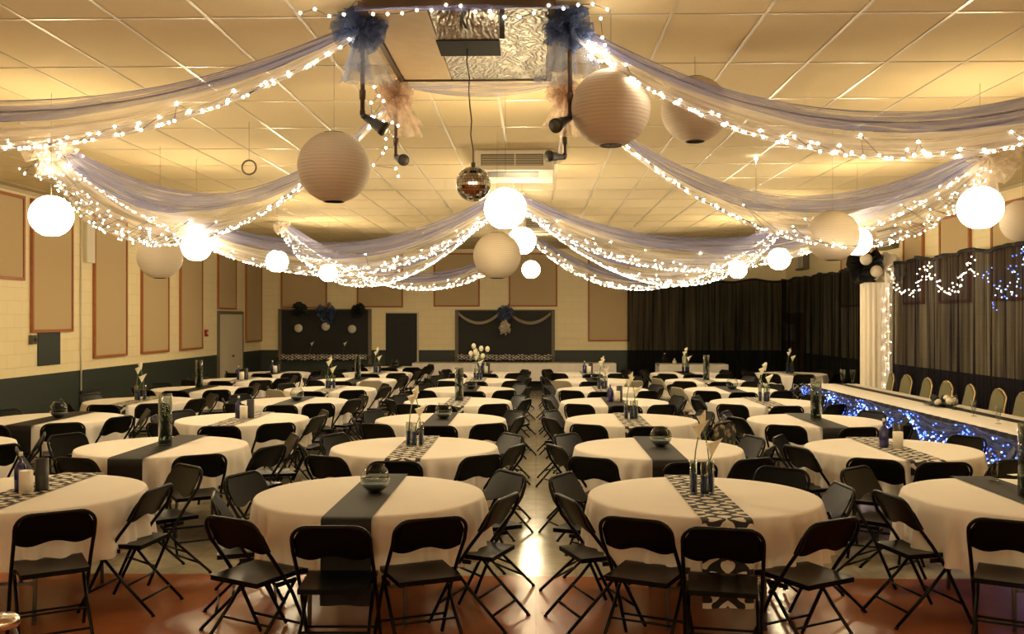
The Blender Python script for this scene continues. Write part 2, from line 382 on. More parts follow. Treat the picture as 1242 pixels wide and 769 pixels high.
MB().box((XR - .06, yr(970) + .3, 1.35), (XR - .05, yr(945) - .3, 1.8)).obj('door_pane', M['acw'], d4)

# curtains
def curtain(fn, L, h, mat, lab, seed, name='curtain'):
    rnd = random.Random(seed); ph = [rnd.uniform(0, 6) for _ in range(6)]
    def off(s, v):
        return .05 * sin(s * 9 + ph[0] + sin(s * 2.3 + ph[1]) * 1.5) + .03 * sin(s * 21 + ph[2] + .3 * v) + .012 * sin(s * 47 + ph[3])
    def top(s): return h - .05 * abs(sin(s * 1.6 + ph[4])) + .02 * sin(s * 6)
    nu = int(L * 26)
    o = MB().grid(lambda u, v: fn(u * L, off(u * L, v) * (0.5 + .5 * v), top(u * L) * (1 - v) + .02 * v), nu, 12, lambda u, v: (u * L, v * h))
    r = thing(name, lab, 'curtain', fn(0, 0, 0))
    b = r.location.copy(); o.v = [(x - b.x, y - b.y, z - b.z) for x, y, z in o.v]
    o.obj('sheer_panel', mat, r)
    rod = MB().grid(lambda u, v: tuple(Vector(fn(u * L, off(u * L, 0) * .5 + .02 * cos(v * 2 * pi), top(u * L) + .03 + .035 * sin(v * 2 * pi))) - b), nu, 6)
    rod.obj('heading', M['skirt'], r)
    return r
xc0 = xb(760)
curtain(lambda s, o, z: (xc0 + s, YB - .28 + o, z), XR - .08 - xc0, 2.98, M['sheer'], 'long black sheer curtain hanging along the back wall', 3)
curtain(lambda s, o, z: (XR - .2 + o, YB - .3 - s, z), YB - .3 - 19.3, 2.98, M['sheer'], 'black sheer curtain on right wall, between back corner and white column', 4)
curtain(lambda s, o, z: (XR - .2 + o, 18.5 - s, z), 8.5, 2.98, M['sheer2'], 'violet tinged black sheer curtain behind the head table chairs', 5)

# white draped column with its topper
cp = at(1063, 400, X=6.45); CX, CY = 6.45, cp.y
col = thing('draped_column', 'tall white cloth draped column between the two right-hand black curtains', 'column', (CX, CY, 0))
MB().lathe([(.255 + 0, 0.0), (.245, .8), (.235, 1.6), (.23, 2.62), (.0001, 2.62)], 10).obj('post', M['drape'], col)
dm = MB().grid(lambda u, v: ((.275 + .018 * sin(u * 2 * pi * 18 + v) ) * cos(2 * pi * u), (.275 + .018 * sin(u * 2 * pi * 18)) * sin(2 * pi * u), .01 + 2.6 * v), 144, 6)
dm.obj('pleated_cloth', M['drape'], col)

M['btail'] = tulle('pale_blue_net', (.36, .44, .62), .38, .25, (8, 8, 8), uv=False)
def pom(name, mat, lab, loc, r, seed, n=34, squash=1.0, cat='tulle pom', tails=0, rz=0):
    rnd = random.Random(seed); o = MB()
    for i in range(n):
        d = Vector((rnd.gauss(0, 1), rnd.gauss(0, 1), rnd.gauss(0, 1) * .9)).normalized()
        a = d.orthogonal().normalized(); a.rotate(Quaternion(d, rnd.uniform(0, 6.28))); b = d.cross(a)
        L_ = r * rnd.uniform(.7, 1.1); W_ = r * rnd.uniform(.5, .95); ph = rnd.uniform(0, 6)
        def fn(u, v, d=d, a=a, b=b, L_=L_, W_=W_, ph=ph):
            s = (u - .5) * 2
            p = d * (L_ * v * (1 - .25 * s * s)) + a * (s * W_ * v ** .8) + b * (.16 * r * sin(s * 7 + ph) * v + .2 * r * v * v)
            return (p.x, p.y, p.z * squash)
        o.grid(fn, 8, 4)
    t = thing(name, lab, cat, loc, rz)
    o.obj('ruffles', mat, t)
    if tails:
        q = MB()
        for k in range(tails):
            dx = rnd.uniform(-.7, .7) * r; ph = rnd.uniform(0, 6); L2 = rnd.uniform(1.6, 2.3) * r
            q.grid(lambda u, v: (dx * (.3 + v) + (u - .5) * (.2 + 1.1 * v) * r, .1 * r * sin(u * 11 + ph) * (0.3 + v) + .3 * r * (k - 1) * .4, -L2 * v), 12, 6)
        q.obj('tail', M['btail'] if mat is M['bpom'] else mat, t)
    MB().sphere(r * .16, n=8, m=6).obj('knot', mat, t)
    return t
pom('tulle_topper', M['balloonb'], 'black tulle bunch crowning the white draped column', (CX - .28, CY - .16, 2.98), .36, 7, 20, 1.1)
pom('tulle_topper', M['balloonw'], 'white tulle bunch on right side of the white column top', (CX + .14, CY - .1, 2.88), .33, 8, 16, .9)
for k, (dx, dz) in enumerate(((-.37, .1), (-.18, -.12))):
    o = MB().sphere(.11, n=16, m=10)
    tag(o.obj('balloon', M['balloonw'], loc=(CX + dx, CY - .52, 2.93 + dz)), ['white balloon at upper left in the black tulle of the column', 'white balloon at lower right in the black tulle of the column'][k], 'balloon')

# ------------------------------------------------------------------ fairy lights
BME = MB().sphere(.0075, n=6, m=4).mesh('bulb', M['bulb'])
BME_N = MB().sphere(.0092, n=6, m=4).mesh('bulb', M['bulb'])
BME_F = MB().sphere(.0075, n=6, m=4).mesh('bulb', M['bulbf'])
BME_B = MB().sphere(.0095, n=6, m=4).mesh('bulb', M['bblue'])
BME_P = MB().sphere(.010, n=6, m=4).mesh('bulb', M['bpale'])
def lights(pts, lab, group, meshes=(BME,), wire=True, seed=1, near=Vector((0, 0, 1.93))):
    rnd = random.Random(seed)
    base = Vector(pts[0])
    t = thing('string_lights', lab, 'string lights', base, 0, group)
    if wire:
        q = MB(); step = max(1, len(pts) // 160)
        q.tube([Vector(p) - base for p in pts[::step]], .0022, 3); q.obj('wire', M['wire'], t)
    ix = list(range(len(pts)))
    if len(ix) > 100:
        ix.sort(key=lambda i: (Vector(pts[i]) - near).length)
    for i in ix[:100]:
        b = bpy.data.objects.new('bulb', rnd.choice(meshes)); COL.objects.link(b); b.parent = t; b.location = Vector(pts[i]) - base
    if len(ix) > 100:
        q = MB(); mt = meshes[0].materials[0]
        for i in ix[100:]: q.sphere(.0078 if meshes[0] in (BME, BME_F) else .0095, Vector(pts[i]) - base, 6, 4)
        tag(q.obj('distant_bulb', mt, t), kind='stuff')
    return t

# ------------------------------------------------------------------ tulle swags
SG = 'tulle swags below the ceiling'; LG = 'warm string lights along the tulle swags'
def swag(P0, P1, drop, W, lab, llab, nb, seed, nbulb2=0, mesh=BME, bl=(.55, 1.0), side=1, spread=.11):
    rnd = random.Random(seed); P0 = Vector(P0); P1 = Vector(P1)
    t = thing('tulle_swag', lab, 'tulle swag', P0, 0, SG)
    dr = (P1 - P0); dr.z = 0; dr.normalize(); perp = Vector((dr.y, -dr.x, 0)) * side
    if perp.y > 0: perp = -perp                                    # towards the front of the room
    def pos(u, s, k=0.0):
        """u along, s -1 (top/back edge) .. 1 (low/front edge)"""
        c = P0.lerp(P1, u); c.z -= (drop - .12) * 4 * u * (1 - u)
        ww = W * (0.16 + .84 * sin(pi * min(1, max(0, u))) ** .55) * .5
        p = c + perp * (s * ww * .75) + Vector((0, 0, -s * ww * (.62) - (1 - s * s) * ww * .25))
        return p + Vector((0, 0, k))
    ph = rnd.uniform(0, 6)
    def rip(u, s): return .012 * sin(s * 13 + ph + 2 * sin(u * 5)) + .006 * sin(s * 31 + u * 9)
    MB().grid(lambda u, v: tuple(pos(u, v * 2 - 1) + perp * 0 + Vector((0, 0, rip(u, v * 2 - 1))) - P0), 64, 22, lambda u, v: (u * 3, v)).obj('white_net', M['white'], t)
    def bf(u, v):
        s = -1.04 + v * (.62 + .18 * sin(u * 7 + ph))
        return tuple(pos(u, s) + Vector((0, 0, .02 + rip(u, s * 1.7))) - P0)
    MB().grid(bf, 64, 12, lambda u, v: (u * 3, v)).obj('blue_net', M['blue'], t)
    pts = []
    for i in range(nb):
        u = .02 + .96 * (i + rnd.uniform(-.4, .4)) / nb
        s = 1 - (spread * 9) * rnd.random() ** 1.7
        if i % 9 == 0: s = rnd.uniform(-.6, .8)
        u += rnd.gauss(0, .006)
        p = pos(min(.99, max(.01, u)), s); p += perp * .02 + Vector((0, 0, -.006)); pts.append(p)
    lights(pts, llab, LG, (mesh,), True, seed)
    return pos
ZC = 3.80
HN_L = (-1.13, 6.1, 3.76); HN_R = (.22, 6.1, 3.76); HF_L = (-1.10, 7.65, 3.72); HF_R = (.24, 7.65, 3.72)
AL1 = at(60, 182, z=3.78); AR1 = at(1198, 190, z=3.78); AL2 = at(342, 274, z=3.80); AR2 = at(948, 272, z=3.80)
H2 = at(617, 236, z=3.84); H3 = at(645, 288, z=3.86)
swag(HN_L, (-5.65, 4.5, 3.82), .90, .52, 'nearest tulle swag, running off the left edge of the picture', 'large bulbs along the nearest swag at upper left', 130, 11, mesh=BME_N, spread=.12)
swag(HN_R, (4.3, 5.2, 3.82), .92, .50, 'nearest tulle swag, sweeping across the upper right corner', 'large bulbs along the nearest swag at upper right', 130, 12, mesh=BME_N, spread=.12)
swag(HF_L, AL1, 1.0, .85, 'wide tulle swag from square ceiling frame to the left front anchor', 'bulbs on the wide swag from ceiling frame to left front anchor', 230, 13)
swag(HF_R, AR1, 1.0, .85, 'wide tulle swag from square ceiling frame to the right front anchor', 'bulbs on the wide swag from ceiling frame to right front anchor', 200, 14)
swag(H2, AL1, 1.22, .7, 'tulle swag from second ceiling hub to the left front anchor', 'bulbs on the swag from second hub to left front anchor', 260, 15, mesh=BME_F)
swag(H2, AL2, 1.22, .7, 'tulle swag from second ceiling hub to the left rear anchor', 'bulbs on the swag from second hub to left rear anchor', 330, 16, mesh=BME_F)
swag(H2, AR1, 1.15, .7, 'tulle swag from second ceiling hub to the right front anchor', 'bulbs on the swag from second hub to right front anchor', 250, 17, mesh=BME_F)
swag(H2, AR2, 1.22, .7, 'tulle swag from second ceiling hub to the right rear anchor', 'bulbs on the swag from second hub to right rear anchor', 330, 18, mesh=BME_F)
swag(H3, AL2, 1.22, .55, 'hindmost tulle swag left of the aisle, lowest over the back wall', 'bulbs on the hindmost swag left of the aisle', 260, 19, mesh=BME_F)
swag(H3, AR2, 1.22, .55, 'hindmost tulle swag right of the aisle, before the back wall', 'bulbs on the hindmost swag right of the aisle', 260, 20, mesh=BME_F)
for P, lab, mt, r_, tl in ((AL1, 'cream tulle pom glowing with bulbs at left front anchor', 'wpom', .3, 0), (AR1 + Vector((.05, 0, 0)), 'cream tulle pom on right front anchor near the rightmost lantern', 'wpom', .3, 2),
                       (AL2, 'small cream tulle pom at the left rear anchor', 'wpom', .17, 0), (AR2, 'small cream tulle pom at the right rear anchor', 'wpom', .17, 0),
                       (H2, 'tulle pom at the second ceiling hub behind the lit lantern', 'wpom', .22, 0), (H3, 'small tulle pom at the rear ceiling hub', 'wpom', .18, 0)):
    pom('tulle_pom', M[mt], lab, P, r_, len(lab), 26, tails=tl)
# extra cluster of bulbs in the left front pom and a bright column below it
rnd = random.Random(5)
lights([AL1 + Vector((rnd.gauss(.02, .13), rnd.gauss(-.1, .08), rnd.uniform(-.34, .16))) for _ in range(60)], 'dense cluster of bulbs bunched in left front tulle pom', 'bunched string light clusters', (BME_N,), True, 2)
lights([Vector(HN_R) + Vector((.14 + rnd.gauss(0, .05) + k * .006, -.02, -.02 - .016 * k + rnd.gauss(0, .05))) for k in range(14)], 'short run of bulbs beside the right blue tulle pom', 'bunched string light clusters', (BME_N,), True, 3)
lights([Vector(HN_L) + Vector((.06 + rnd.gauss(0, .06), .35 + k * .06, -.30 - .03 * k + rnd.gauss(0, .05))) for k in range(14)], 'short run of bulbs below the left blue tulle pom', 'bunched string light clusters', (BME_N,), True, 4)
lights([Vector((HN_L[0] - .3 + 1.95 * k / 22, 5.82, 3.80 + rnd.gauss(0, .03))) for k in range(22)], 'bulbs along the near edge of the square ceiling frame', 'bunched string light clusters', (BME_N,), True, 6)

# ------------------------------------------------------------------ square ceiling frame, motor box, stage lamps, mirror ball
fr = thing('ceiling_frame', 'square foil covered panel fixed below the ceiling at top centre', 'ceiling frame', (-.46, 6.75, 3.84))
MB().box((-.20, -.9, -.02), (.54, .85, .04), .006).obj('foil_sheet', M['foil'], fr)
MB().box((-.58, -.9, -.018), (-.205, .85, .04), .006).obj('tan_board', M['tan'], fr)
e = MB().box((-.62, -.93, -.03), (-.585, .88, .045)).box((.545, -.93, -.03), (.58, .88, .045)).box((-.585, -.93, -.03), (.545, -.905, .045)).box((-.585, .855, -.03), (.545, .88, .045))
e.obj('edge_batten', M['pipe'], fr)
mb = thing('motor_box', 'foil faced box with dark underside, holding the mirror ball cord', 'motor box', (-.415, 5.99, 3.62))
MB().box((-.19, -.155, .006), (.19, .18, .195), .006).obj('housing', M['foil'], mb)
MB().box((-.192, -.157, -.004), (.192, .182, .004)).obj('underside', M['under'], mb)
MB().box((.195, -.15, .01), (.225, -.12, .19)).obj('bracket', M['lamp'], mb)
MB().tube([(-.03, -.162, .19), (-.03, -.162, .12), (-.005, -.165, .07)], .008).obj('power_cord', M['lamp'], mb)
ballp = at(574, 223, Y=6.15)
mbl = thing('mirror_ball', 'small silver mirror ball hanging on a cord from the foil box', 'mirror ball', ballp)
def facetball(r):
    o = MB(); nl = 18
    for i in range(nl):
        a0 = pi * i / nl + .01; a1 = pi * (i + 1) / nl - .01; n = max(3, int(2 * nl * sin((a0 + a1) / 2)))
        for k in range(n):
            b0 = 2 * pi * k / n + .012; b1 = 2 * pi * (k + 1) / n - .012
            o.add([(r * sin(a) * cos(b), r * sin(a) * sin(b), r * cos(a)) for a, b in ((a0, b0), (a1, b0), (a1, b1), (a0, b1))], [(0, 1, 2, 3)], flat=True)
    return o
facetball(.112).obj('mirror_tiles', M['ballm'], mbl)
MB().sphere(.109, n=16, m=10).obj('core', M['lamp'], mbl)
MB().lathe([(.0001, .135), (.014, .135), (.014, .11), (.02, .105)], 10).obj('cap', M['steel'], mbl)
ct = Vector((-.43, 6.0, 3.62)) - ballp
MB().tube([(0, 0, .13)] + [(ct.x * k / 8 + .006 * sin(k * 2.4), ct.y * k / 8, .13 + (ct.z - .13) * k / 8) for k in range(1, 9)], .004, 5).obj('cord', M['wire'], mbl)
def stage_lamp(P, zb_, aim, lab):
    t = thing('stage_lamp', lab, 'stage lamp', (P[0], P[1], zb_), 0, 'stage lamps on drop pipes')
    MB().tube([(0, 0, .02), (0, 0, 3.84 - zb_)], .015, 8).tube([(0, 0, .1), (0, 0, .16)], .021, 8).obj('drop_pipe', M['pipe'], t)
    a = Vector(aim).normalized(); b = Vector((0, 0, 0)); 
    MB().tube([b, b + a * .03], .02, 10).tube([b - Vector((0, 0, -.03)), b], .018, 8).obj('swivel', M['lamp'], t)
    L0 = b + a * .03
    MB().tube([L0, L0 + a * .05, L0 + a * .06, L0 + a * .12, L0 + a * .125, L0 + a * .15], .03, 14, rads=[.024, .026, .034, .040, .046, .046]).obj('lamp_head', M['lamp'], t)
    MB().tube([L0 + a * .151, L0 + a * .154], .04, 14).obj('lens', M['steel'], t)
stage_lamp((-1.11, 6.15), 3.235, (.75, -.1, -.5), 'stage lamp on the drop pipe under the left blue tulle pom')
stage_lamp((.215, 6.1), 3.2, (-.45, -.6, -.35), 'stage lamp on the drop pipe touching the big right lantern')
stage_lamp((-1.12, 7.7), 3.22, (.5, -.9, -.25), 'stage lamp on the farther left drop pipe, above lantern side')
stage_lamp((.23, 7.7), 3.22, (-.8, -.7, -.05), 'stage lamp on the farther right drop pipe, near ceiling vent')
pom('tulle_pom', M['bpom'], 'blue tulle pom with hanging tails at left near frame corner', (-1.12, 6.1, 3.78), .165, 31, 36, tails=3)
pom('tulle_pom', M['bpom'], 'blue tulle pom with hanging tails at right near frame corner', (.20, 6.1, 3.78), .165, 32, 36, tails=3)
pom('tulle_pom', M['ppom'], 'peach tulle pom on left rear corner of ceiling frame', (-1.12, 7.65, 3.72), .15, 33, 26, tails=3)
pom('tulle_pom', M['ppom'], 'peach tulle pom on right rear corner of ceiling frame', (.23, 7.65, 3.72), .15, 34, 26, tails=3)
for (x0, x1, Y, lab) in ((-1.1, .2, 7.68, 'thin blue tulle valance along the rear edge of ceiling frame'), (-1.1, .2, 5.80, 'thin violet tulle valance along the near edge of ceiling frame')):
    b0 = Vector((x0, Y, 3.80))
    tag(MB().grid(lambda u, v: ((x1 - x0) * u, .02 * sin(u * 9 + v * 3), .02 - (.03 + .09 * 4 * u * (1 - u) * (1 if Y > 7 else .0)) * v), 30, 4, lambda u, v: (u, v)).obj('tulle_valance', M['blue'], loc=b0), lab, 'tulle valance')

# hvac cassettes on the ceiling
def cassette(px, w_, Y0, D, hh, lab):
    X0 = at(px, 200, Y=Y0).x
    t = thing('air_conditioner', lab, 'air conditioner', (X0, Y0, H - hh))
    MB().box((-w_ / 2, 0, 0), (w_ / 2, D, hh - .008), .02).obj('casing', M['acw'], t)
    g = MB(); g.box((-w_ * .42, -.006, hh * .2), (w_ * .36, .0, hh * .75))
    g.obj('front_grille', M['acd'], t)
    s = MB()
    for k in range(6): s.box((-w_ * .41, -.014, hh * (.22 + .085 * k)), (w_ * .35, -.006, hh * (.24 + .085 * k)))
    s.box((.0, -.016, hh * .2), (.012, -.006, hh * .75))
    s.obj('louver', M['acw'], t)
    MB().box((-w_ * .35, D * .15, -.006), (w_ * .3, D * .5, 0)).obj('return_grille', M['steel'], t)
cassette(624, .92, 11.1, 1.1, .24, 'white ceiling air conditioner with dark grille behind the mirror ball')
cassette(655, .62, 18.2, .8, .3, 'pale ceiling air unit far back, right of the lit lantern')

# ------------------------------------------------------------------ paper lanterns
def lantern(px, py, rp, r, lit, lab, tilt=0):
    # same angular radius as seen: distance from size
    Y = F * r / rp
    P = at(px, py, Y=Y)
    t = thing('paper_lantern', lab, 'paper lantern', P, random.Random(px).uniform(0, 3), 'lit paper lanterns' if lit else 'unlit paper lanterns')
    prof = []; m = 52
    a0 = .28
    for i in range(m + 1):
        a = a0 + (pi - 2 * a0) * i / m; rr = r * sin(a) * (1 + (.004 if i % 2 else -.004)); prof.append((rr, -r * cos(a) * .985))
    MB().lathe(prof, 32).obj('paper_shade', M['lit' if lit else 'dim'], t)
    zr = r * cos(a0) * .985; rr = r * sin(a0)
    q = MB()
    for s in (-1, 1): q.tube([(rr * cos(k * pi / 12), rr * sin(k * pi / 12), s * zr) for k in range(25)], .004, 5)
    q.tube([(-rr, 0, zr), (0, 0, zr), (rr, 0, zr)], .003, 5)
    q.obj('wire_ring', M['wire'], t)
    MB().tube([(0, 0, zr), (0, 0, H - P.z - .003)], .0013, 4).obj('hanging_cord', M['wire'], t)
    if not lit:
        MB().tube([(0, 0, -zr), (0, 0, zr)], .003, 4).obj('spreader', M['wire'], t)
    return t
for px, py, rp, lab in ((62, 262, 25.5, 'large glowing lantern at far left, before the left wall'), (238, 299, 18, 'glowing lantern partly behind the wide left swag'),
                        (336, 317, 13.5, 'glowing lantern in left row, third from the front'), (398, 331, 11, 'smallest glowing lantern of the left row'),
                        (613, 253, 25.5, 'large glowing lantern at centre, below the ceiling air conditioner'), (633, 292, 17, 'glowing lantern peeking out behind the central unlit lantern'),
                        (644, 327, 11, 'small glowing lantern near centre, over the aisle end'), (895, 327, 11, 'smallest glowing lantern of the right row'),
                        (945, 314, 13.5, 'glowing lantern in right row, between smallest and half hidden ones'), (1040, 293, 17.2, 'glowing lantern half hidden behind the unlit right lantern'),
                        (1189, 252, 26, 'large glowing lantern near the right edge')):
    lantern(px, py, rp, .18, True, lab)
for px, py, rp, lab in ((405, 203, 44, 'large unlit brownish lantern left of the mirror ball'), (741, 131, 48, 'biggest unlit lantern, right of the ceiling frame'),
                        (843, 133, 40.5, 'unlit lantern half hidden behind the upper right swag'), (194, 312, 27, 'unlit pale lantern before the left wall panels'),
                        (603, 310, 29, 'unlit pale lantern at centre, just under the bright one'), (1010, 286, 31, 'unlit pale lantern over the right tables'),
                        (1241, 268, 26, 'faint unlit lantern cut by the right edge')):
    lantern(px, py, rp, .25, False, lab)
for k, (x, y) in enumerate([(x, y) for y in (-1.0, -4.6) for x in (-4.2, -.3, 3.9)]):  # unseen lanterns added behind the camera to light the front of the hall
    P = Vector((x, y, 2.7)); r = .18
    t = thing('paper_lantern', 'unseen fill lantern added behind the viewer', 'paper lantern', P, 0, 'added fill lanterns behind the viewer')
    MB().lathe([(r * sin(.28 + 2.58 * i / 20), -r * cos(.28 + 2.58 * i / 20)) for i in range(21)], 24).obj('paper_shade', M['lit'], t)
    MB().tube([(0, 0, r * .96), (0, 0, H - P.z - .003)], .0013, 4).obj('hanging_cord', M['wire'], t)

# ------------------------------------------------------------------ folding chairs
def u_path(hw, pts_side, r_c, n=6):
    """pts_side: list of (y,z) from foot to top; makes a U across the top with rounded corners of radius r_c"""
    left = [Vector((-hw, y, z)) for y, z in pts_side]; T = left[-1]; d = (T - left[-2]).normalized()
    A = T - d * r_c; out = left[:-1]
    for k in range(n + 1):
        a = pi / 2 * k / n
        out.append(A + Vector((r_c * (1 - cos(a)), 0, 0)) + d * (r_c * sin(a)))
    right = [Vector((-p.x, p.y, p.z)) for p in reversed(out)]
    return out + right
def chair_geo():
    P = {}
    HW = .215
    side = [(.235, .012), (.06, .36), (-.05, .52), (-.16, .66), (-.215, .80)]
    P['back_frame'] = MB().tube(u_path(HW, side, .085), .0115, 8)
    def back(u, v, t):
        s = (u - .5) * 2; x = s * (HW - .006)
        e = max(0, abs(s) - .58) / .42
        zt = .797 - .078 * e ** 2.6; zb_ = .605 + .018 * cos(s * pi * 1.5) + .012 * abs(s)
        z = zb_ + (zt - zb_) * v
        k = (z - .52) / .28; y = -.05 - .165 * k - .012 * (1 - s * s) * (1) + t
        return (x, y + .004, z)
    b = MB(); b.grid(lambda u, v: back(u, v, -.006), 18, 6); b.grid(lambda u, v: back(1 - u, v, .006), 18, 6)
    b.grid(lambda u, v: back(u, 0, .006 - .012 * v), 18, 1); b.grid(lambda u, v: back(u, 1, -.006 + .012 * v), 18, 1)
    P['backrest'] = b
    def st(u, v):
        s = (u - .5) * 2; y = -.185 + .40 * v; x = s * (.185 + .012 * v)
        c = 1 - max(0, abs(s) - .8) * .5
        z = .455 + .012 * v - .016 * (1 - s * s) * sin(pi * min(1, v * 1.05)) - .02 * max(0, v - .9) / .1 * .6
        return (x, y, z)
    s = MB(); s.grid(st, 12, 10)
    def edge(k, v):
        if k == 0: p = lambda u: st(u, 0)
        elif k == 1: p = lambda u: st(1, u)
        elif k == 2: p = lambda u: st(1 - u, 1)
        else: p = lambda u: st(0, 1 - u)
        return p
    for k in range(4):
        p = edge(k, 0); s.grid(lambda u, v, p=p: (p(u)[0], p(u)[1], p(u)[2] - .028 * v), 8, 1)
    s.grid(lambda u, v: (lambda q: (q[0], q[1], q[2] - .028))(st(1 - u, v)), 4, 4)
    P['seat'] = s
    P['leg_l'] = MB().tube([(-.19, .12, .42), (-.19, -.03, .25), (-.195, -.275, .012)], .0105, 8).tube([(-.195, -.275, .012), (-.195, -.279, .0)], .0135, 8)
    P['leg_r'] = MB().tube([(.19, .12, .42), (.19, -.03, .25), (.195, -.275, .012)], .0105, 8).tube([(.195, -.275, .012), (.195, -.279, .0)], .0135, 8)
    P['s1'] = MB().tube([(-HW, .172, .14), (HW, .172, .14)], .0085, 6)
    P['s2'] = MB().tube([(-.193, -.19, .095), (.193, -.19, .095)], .0085, 6)
    P['s3'] = MB().tube([(-.193, -.09, .19), (.193, -.09, .19)], .0075, 6)
    P['hinge'] = MB().box((-.207, -.05, .405), (-.197, .10, .43)); P['hinge2'] = MB().box((.197, -.05, .405), (.207, .10, .43))
    return P
def make_chair(mat, seatmat):
    P = chair_geo(); t = thing('folding_chair', 'x', 'chair', (0, 0, 0))
    nm = {'leg_l': 'leg', 'leg_r': 'leg', 's1': 'stretcher', 's2': 'stretcher', 's3': 'stretcher', 'hinge': 'hinge_bar', 'hinge2': 'hinge_bar'}
    for k, v in P.items(): v.obj(nm.get(k, k), seatmat if k in ('seat', 'backrest') else mat, t)
    return t
def make_chair_simple(mat):
    P = chair_geo(); a = MB()
    for v in P.values(): a.add(v.v, v.f)
    return tag(a.obj('folding_chair', mat), 'x', 'chair')
CH = {('black', 1): Proto(make_chair(M['metal'], M['seatm'])), ('beige', 1): Proto(make_chair(M['bmetal'], M['bmetal'])),
      ('black', 0): Proto(make_chair_simple(M['metal']))}

# ------------------------------------------------------------------ tables, cloths and runners
TR = .762
def make_table():
    t = thing('round_table', 'x', 'table')
    MB().lathe([(.0001, .715), (TR - .02, .715), (TR - .012, .718), (TR - .012, .742), (TR - .02, .744), (.0001, .744)], 40).obj('tabletop', M['wood'], t)
    for sx in (-1, 1):
        for sy in (-1, 1):
            MB().tube([(sx * .30, sy * .42, .715), (sx * .30, sy * .46, .3), (sx * .30, sy * .48, .0)], .014, 8).obj('leg', M['leg'], t)
    for sy in (-1, 1): MB().tube([(-.30, sy * .46, .25), (.30, sy * .46, .25)], .011, 6).obj('stretcher', M['leg'], t)
    return t
def make_cloth(seed):
    rnd = random.Random(seed); ph = [rnd.uniform(0, 6.28) for _ in range(4)]; n = 192; vs = []; fs = []
    rings = [(0.0001, 0), (.25, 0), (.5, 0), (.70, 0), (TR - .012, 0), (TR, .004), (TR + .006, .014)] + [(TR + .01 + .02 * k / 8, .03 + .33 * k / 8) for k in range(1, 9)]
    for i, (r, dz) in enumerate(rings):
        for k in range(n):
            a = 2 * pi * k / n; q = max(0, dz - .02) / .33
            rip = (.9 * (abs(sin(12 * a + ph[0] + sin(3 * a + ph[1]))) ** .7 - .5) + .35 * sin(34 * a + ph[2]) + .35 * sin(13 * a + ph[3])) * .055 * q ** .7
            rr = r + rip; vs.append((rr * cos(a), rr * sin(a), .750 - dz + .012 * q * sin(7 * a + ph[1])))
    for i in range(len(rings) - 1):
        for k in range(n): l = (k + 1) % n; fs.append((i * n + k, i * n + n + k, i * n + n + l, i * n + l))
    return MB().add(vs, fs)
CLOTH = [Proto(tag(make_cloth(s).obj('tablecloth', M['cloth']), 'x', 'tablecloth')) for s in range(3)]
def make_runner(damask):
    hw = .15; L_ = .50; pts = []
    for k in range(9): pts.append((-.835 - .01 * (8 - k) / 8, .753 - .01 - L_ * (8 - k) / 8))
    pts.append((-.815, .7535)); pts.append((-.78, .7565))
    for k in range(1, 10): pts.append((-.78 + 1.56 * k / 10, .756))
    pts += [(.78, .7565), (.815, .7535)]
    for k in range(9): pts.append((.835 + .01 * k / 8, .743 - L_ * k / 8))
    acc = [0]
    for a, b in zip(pts, pts[1:]): acc.append(acc[-1] + math.dist(a, b))
    n = len(pts) - 1; top = []
    def fn(u, v):
        i = min(n, int(round(u * n))); y, z = pts[i]; hang = z < .74
        x = (v - .5) * 2 * hw
        return (x, y + (.012 * sin(v * 9 + .5) * (1 if y > 0 else -1) * (.743 - z) / L_ if hang else 0) , z)
    m = MB().grid(fn, n, 10, lambda u, v: (v * .30, acc[min(n, int(round(u * n)))]))
    return tag(m.obj('table_runner', M['damask' if damask else 'runner']), 'x', 'table runner')
RUN = [Proto(make_runner(False)), Proto(make_runner(True))]
TAB = Proto(make_table())

# ------------------------------------------------------------------ centrepieces
def bowl_proto():
    t = thing('fish_bowl', 'x', 'glass bowl'); r = .10
    MB().lathe([(.0001, .003), (.05, .003)] + [(r * sin(a), .095 - r * cos(a)) for a in [R(d) for d in range(32, 146, 8)]] + [(.064, .182), (.068, .186)], 28).obj('glass', M['glass'], t)
    MB().lathe([(.0001, .052)] + [(r * .965 * sin(R(d)), .095 - r * .965 * cos(R(d))) for d in (64, 50, 36, 22)] + [(.0001, .006)], 24).obj('stones', M['stone'], t)
    MB().lathe([(.0001, .092), (.096, .092), (.0965, .091)] + [(r * .97 * sin(R(d)), .095 - r * .97 * cos(R(d))) for d in (84, 74, 66)], 24).obj('water', M['clearw'], t)
    return t
def vase_proto(h=.22, r=.026):
    t = thing('bud_vase', 'x', 'vase')
    MB().lathe([(.0001, .002), (r, .002), (r, h), (r - .003, h), (r - .003, .01), (.0001, .01)], 16).obj('glass', M['glass'], t)
    MB().lathe([(.0001, .011), (r - .004, .011), (r - .004, h * .62), (.0001, h * .62)], 16).obj('water', M['bwater'], t)
    return t
M['bwater'] = pm('blue_dyed_water', (.03, .06, .22), .1, spec=.5)
def calla_proto(h, lean):
    t = thing('calla_lily', 'x', 'flower')
    MB().tube([(0, 0, .015), (lean * .1, 0, h * .4), (lean * .45, 0, h * .75), (lean, 0, h)], .0045, 6).obj('stem', M['stem'], t)
    o = MB()
    def fn(u, v):
        a = 2 * pi * u; k = v ** 1.2; r = .008 + .036 * k; tip = (.5 + .5 * cos(a)) ** 2
        return (lean + r * cos(a) + .03 * tip * v * v * (1 if lean >= 0 else -1) , r * sin(a), h + .075 * v + .045 * tip * v * v)
    o.grid(fn, 16, 6); o.obj('spathe', M['petal'], t)
    MB().tube([(lean, 0, h + .02), (lean, 0, h + .075)], .004, 6).obj('spadix', M['spad'], t)
    return t
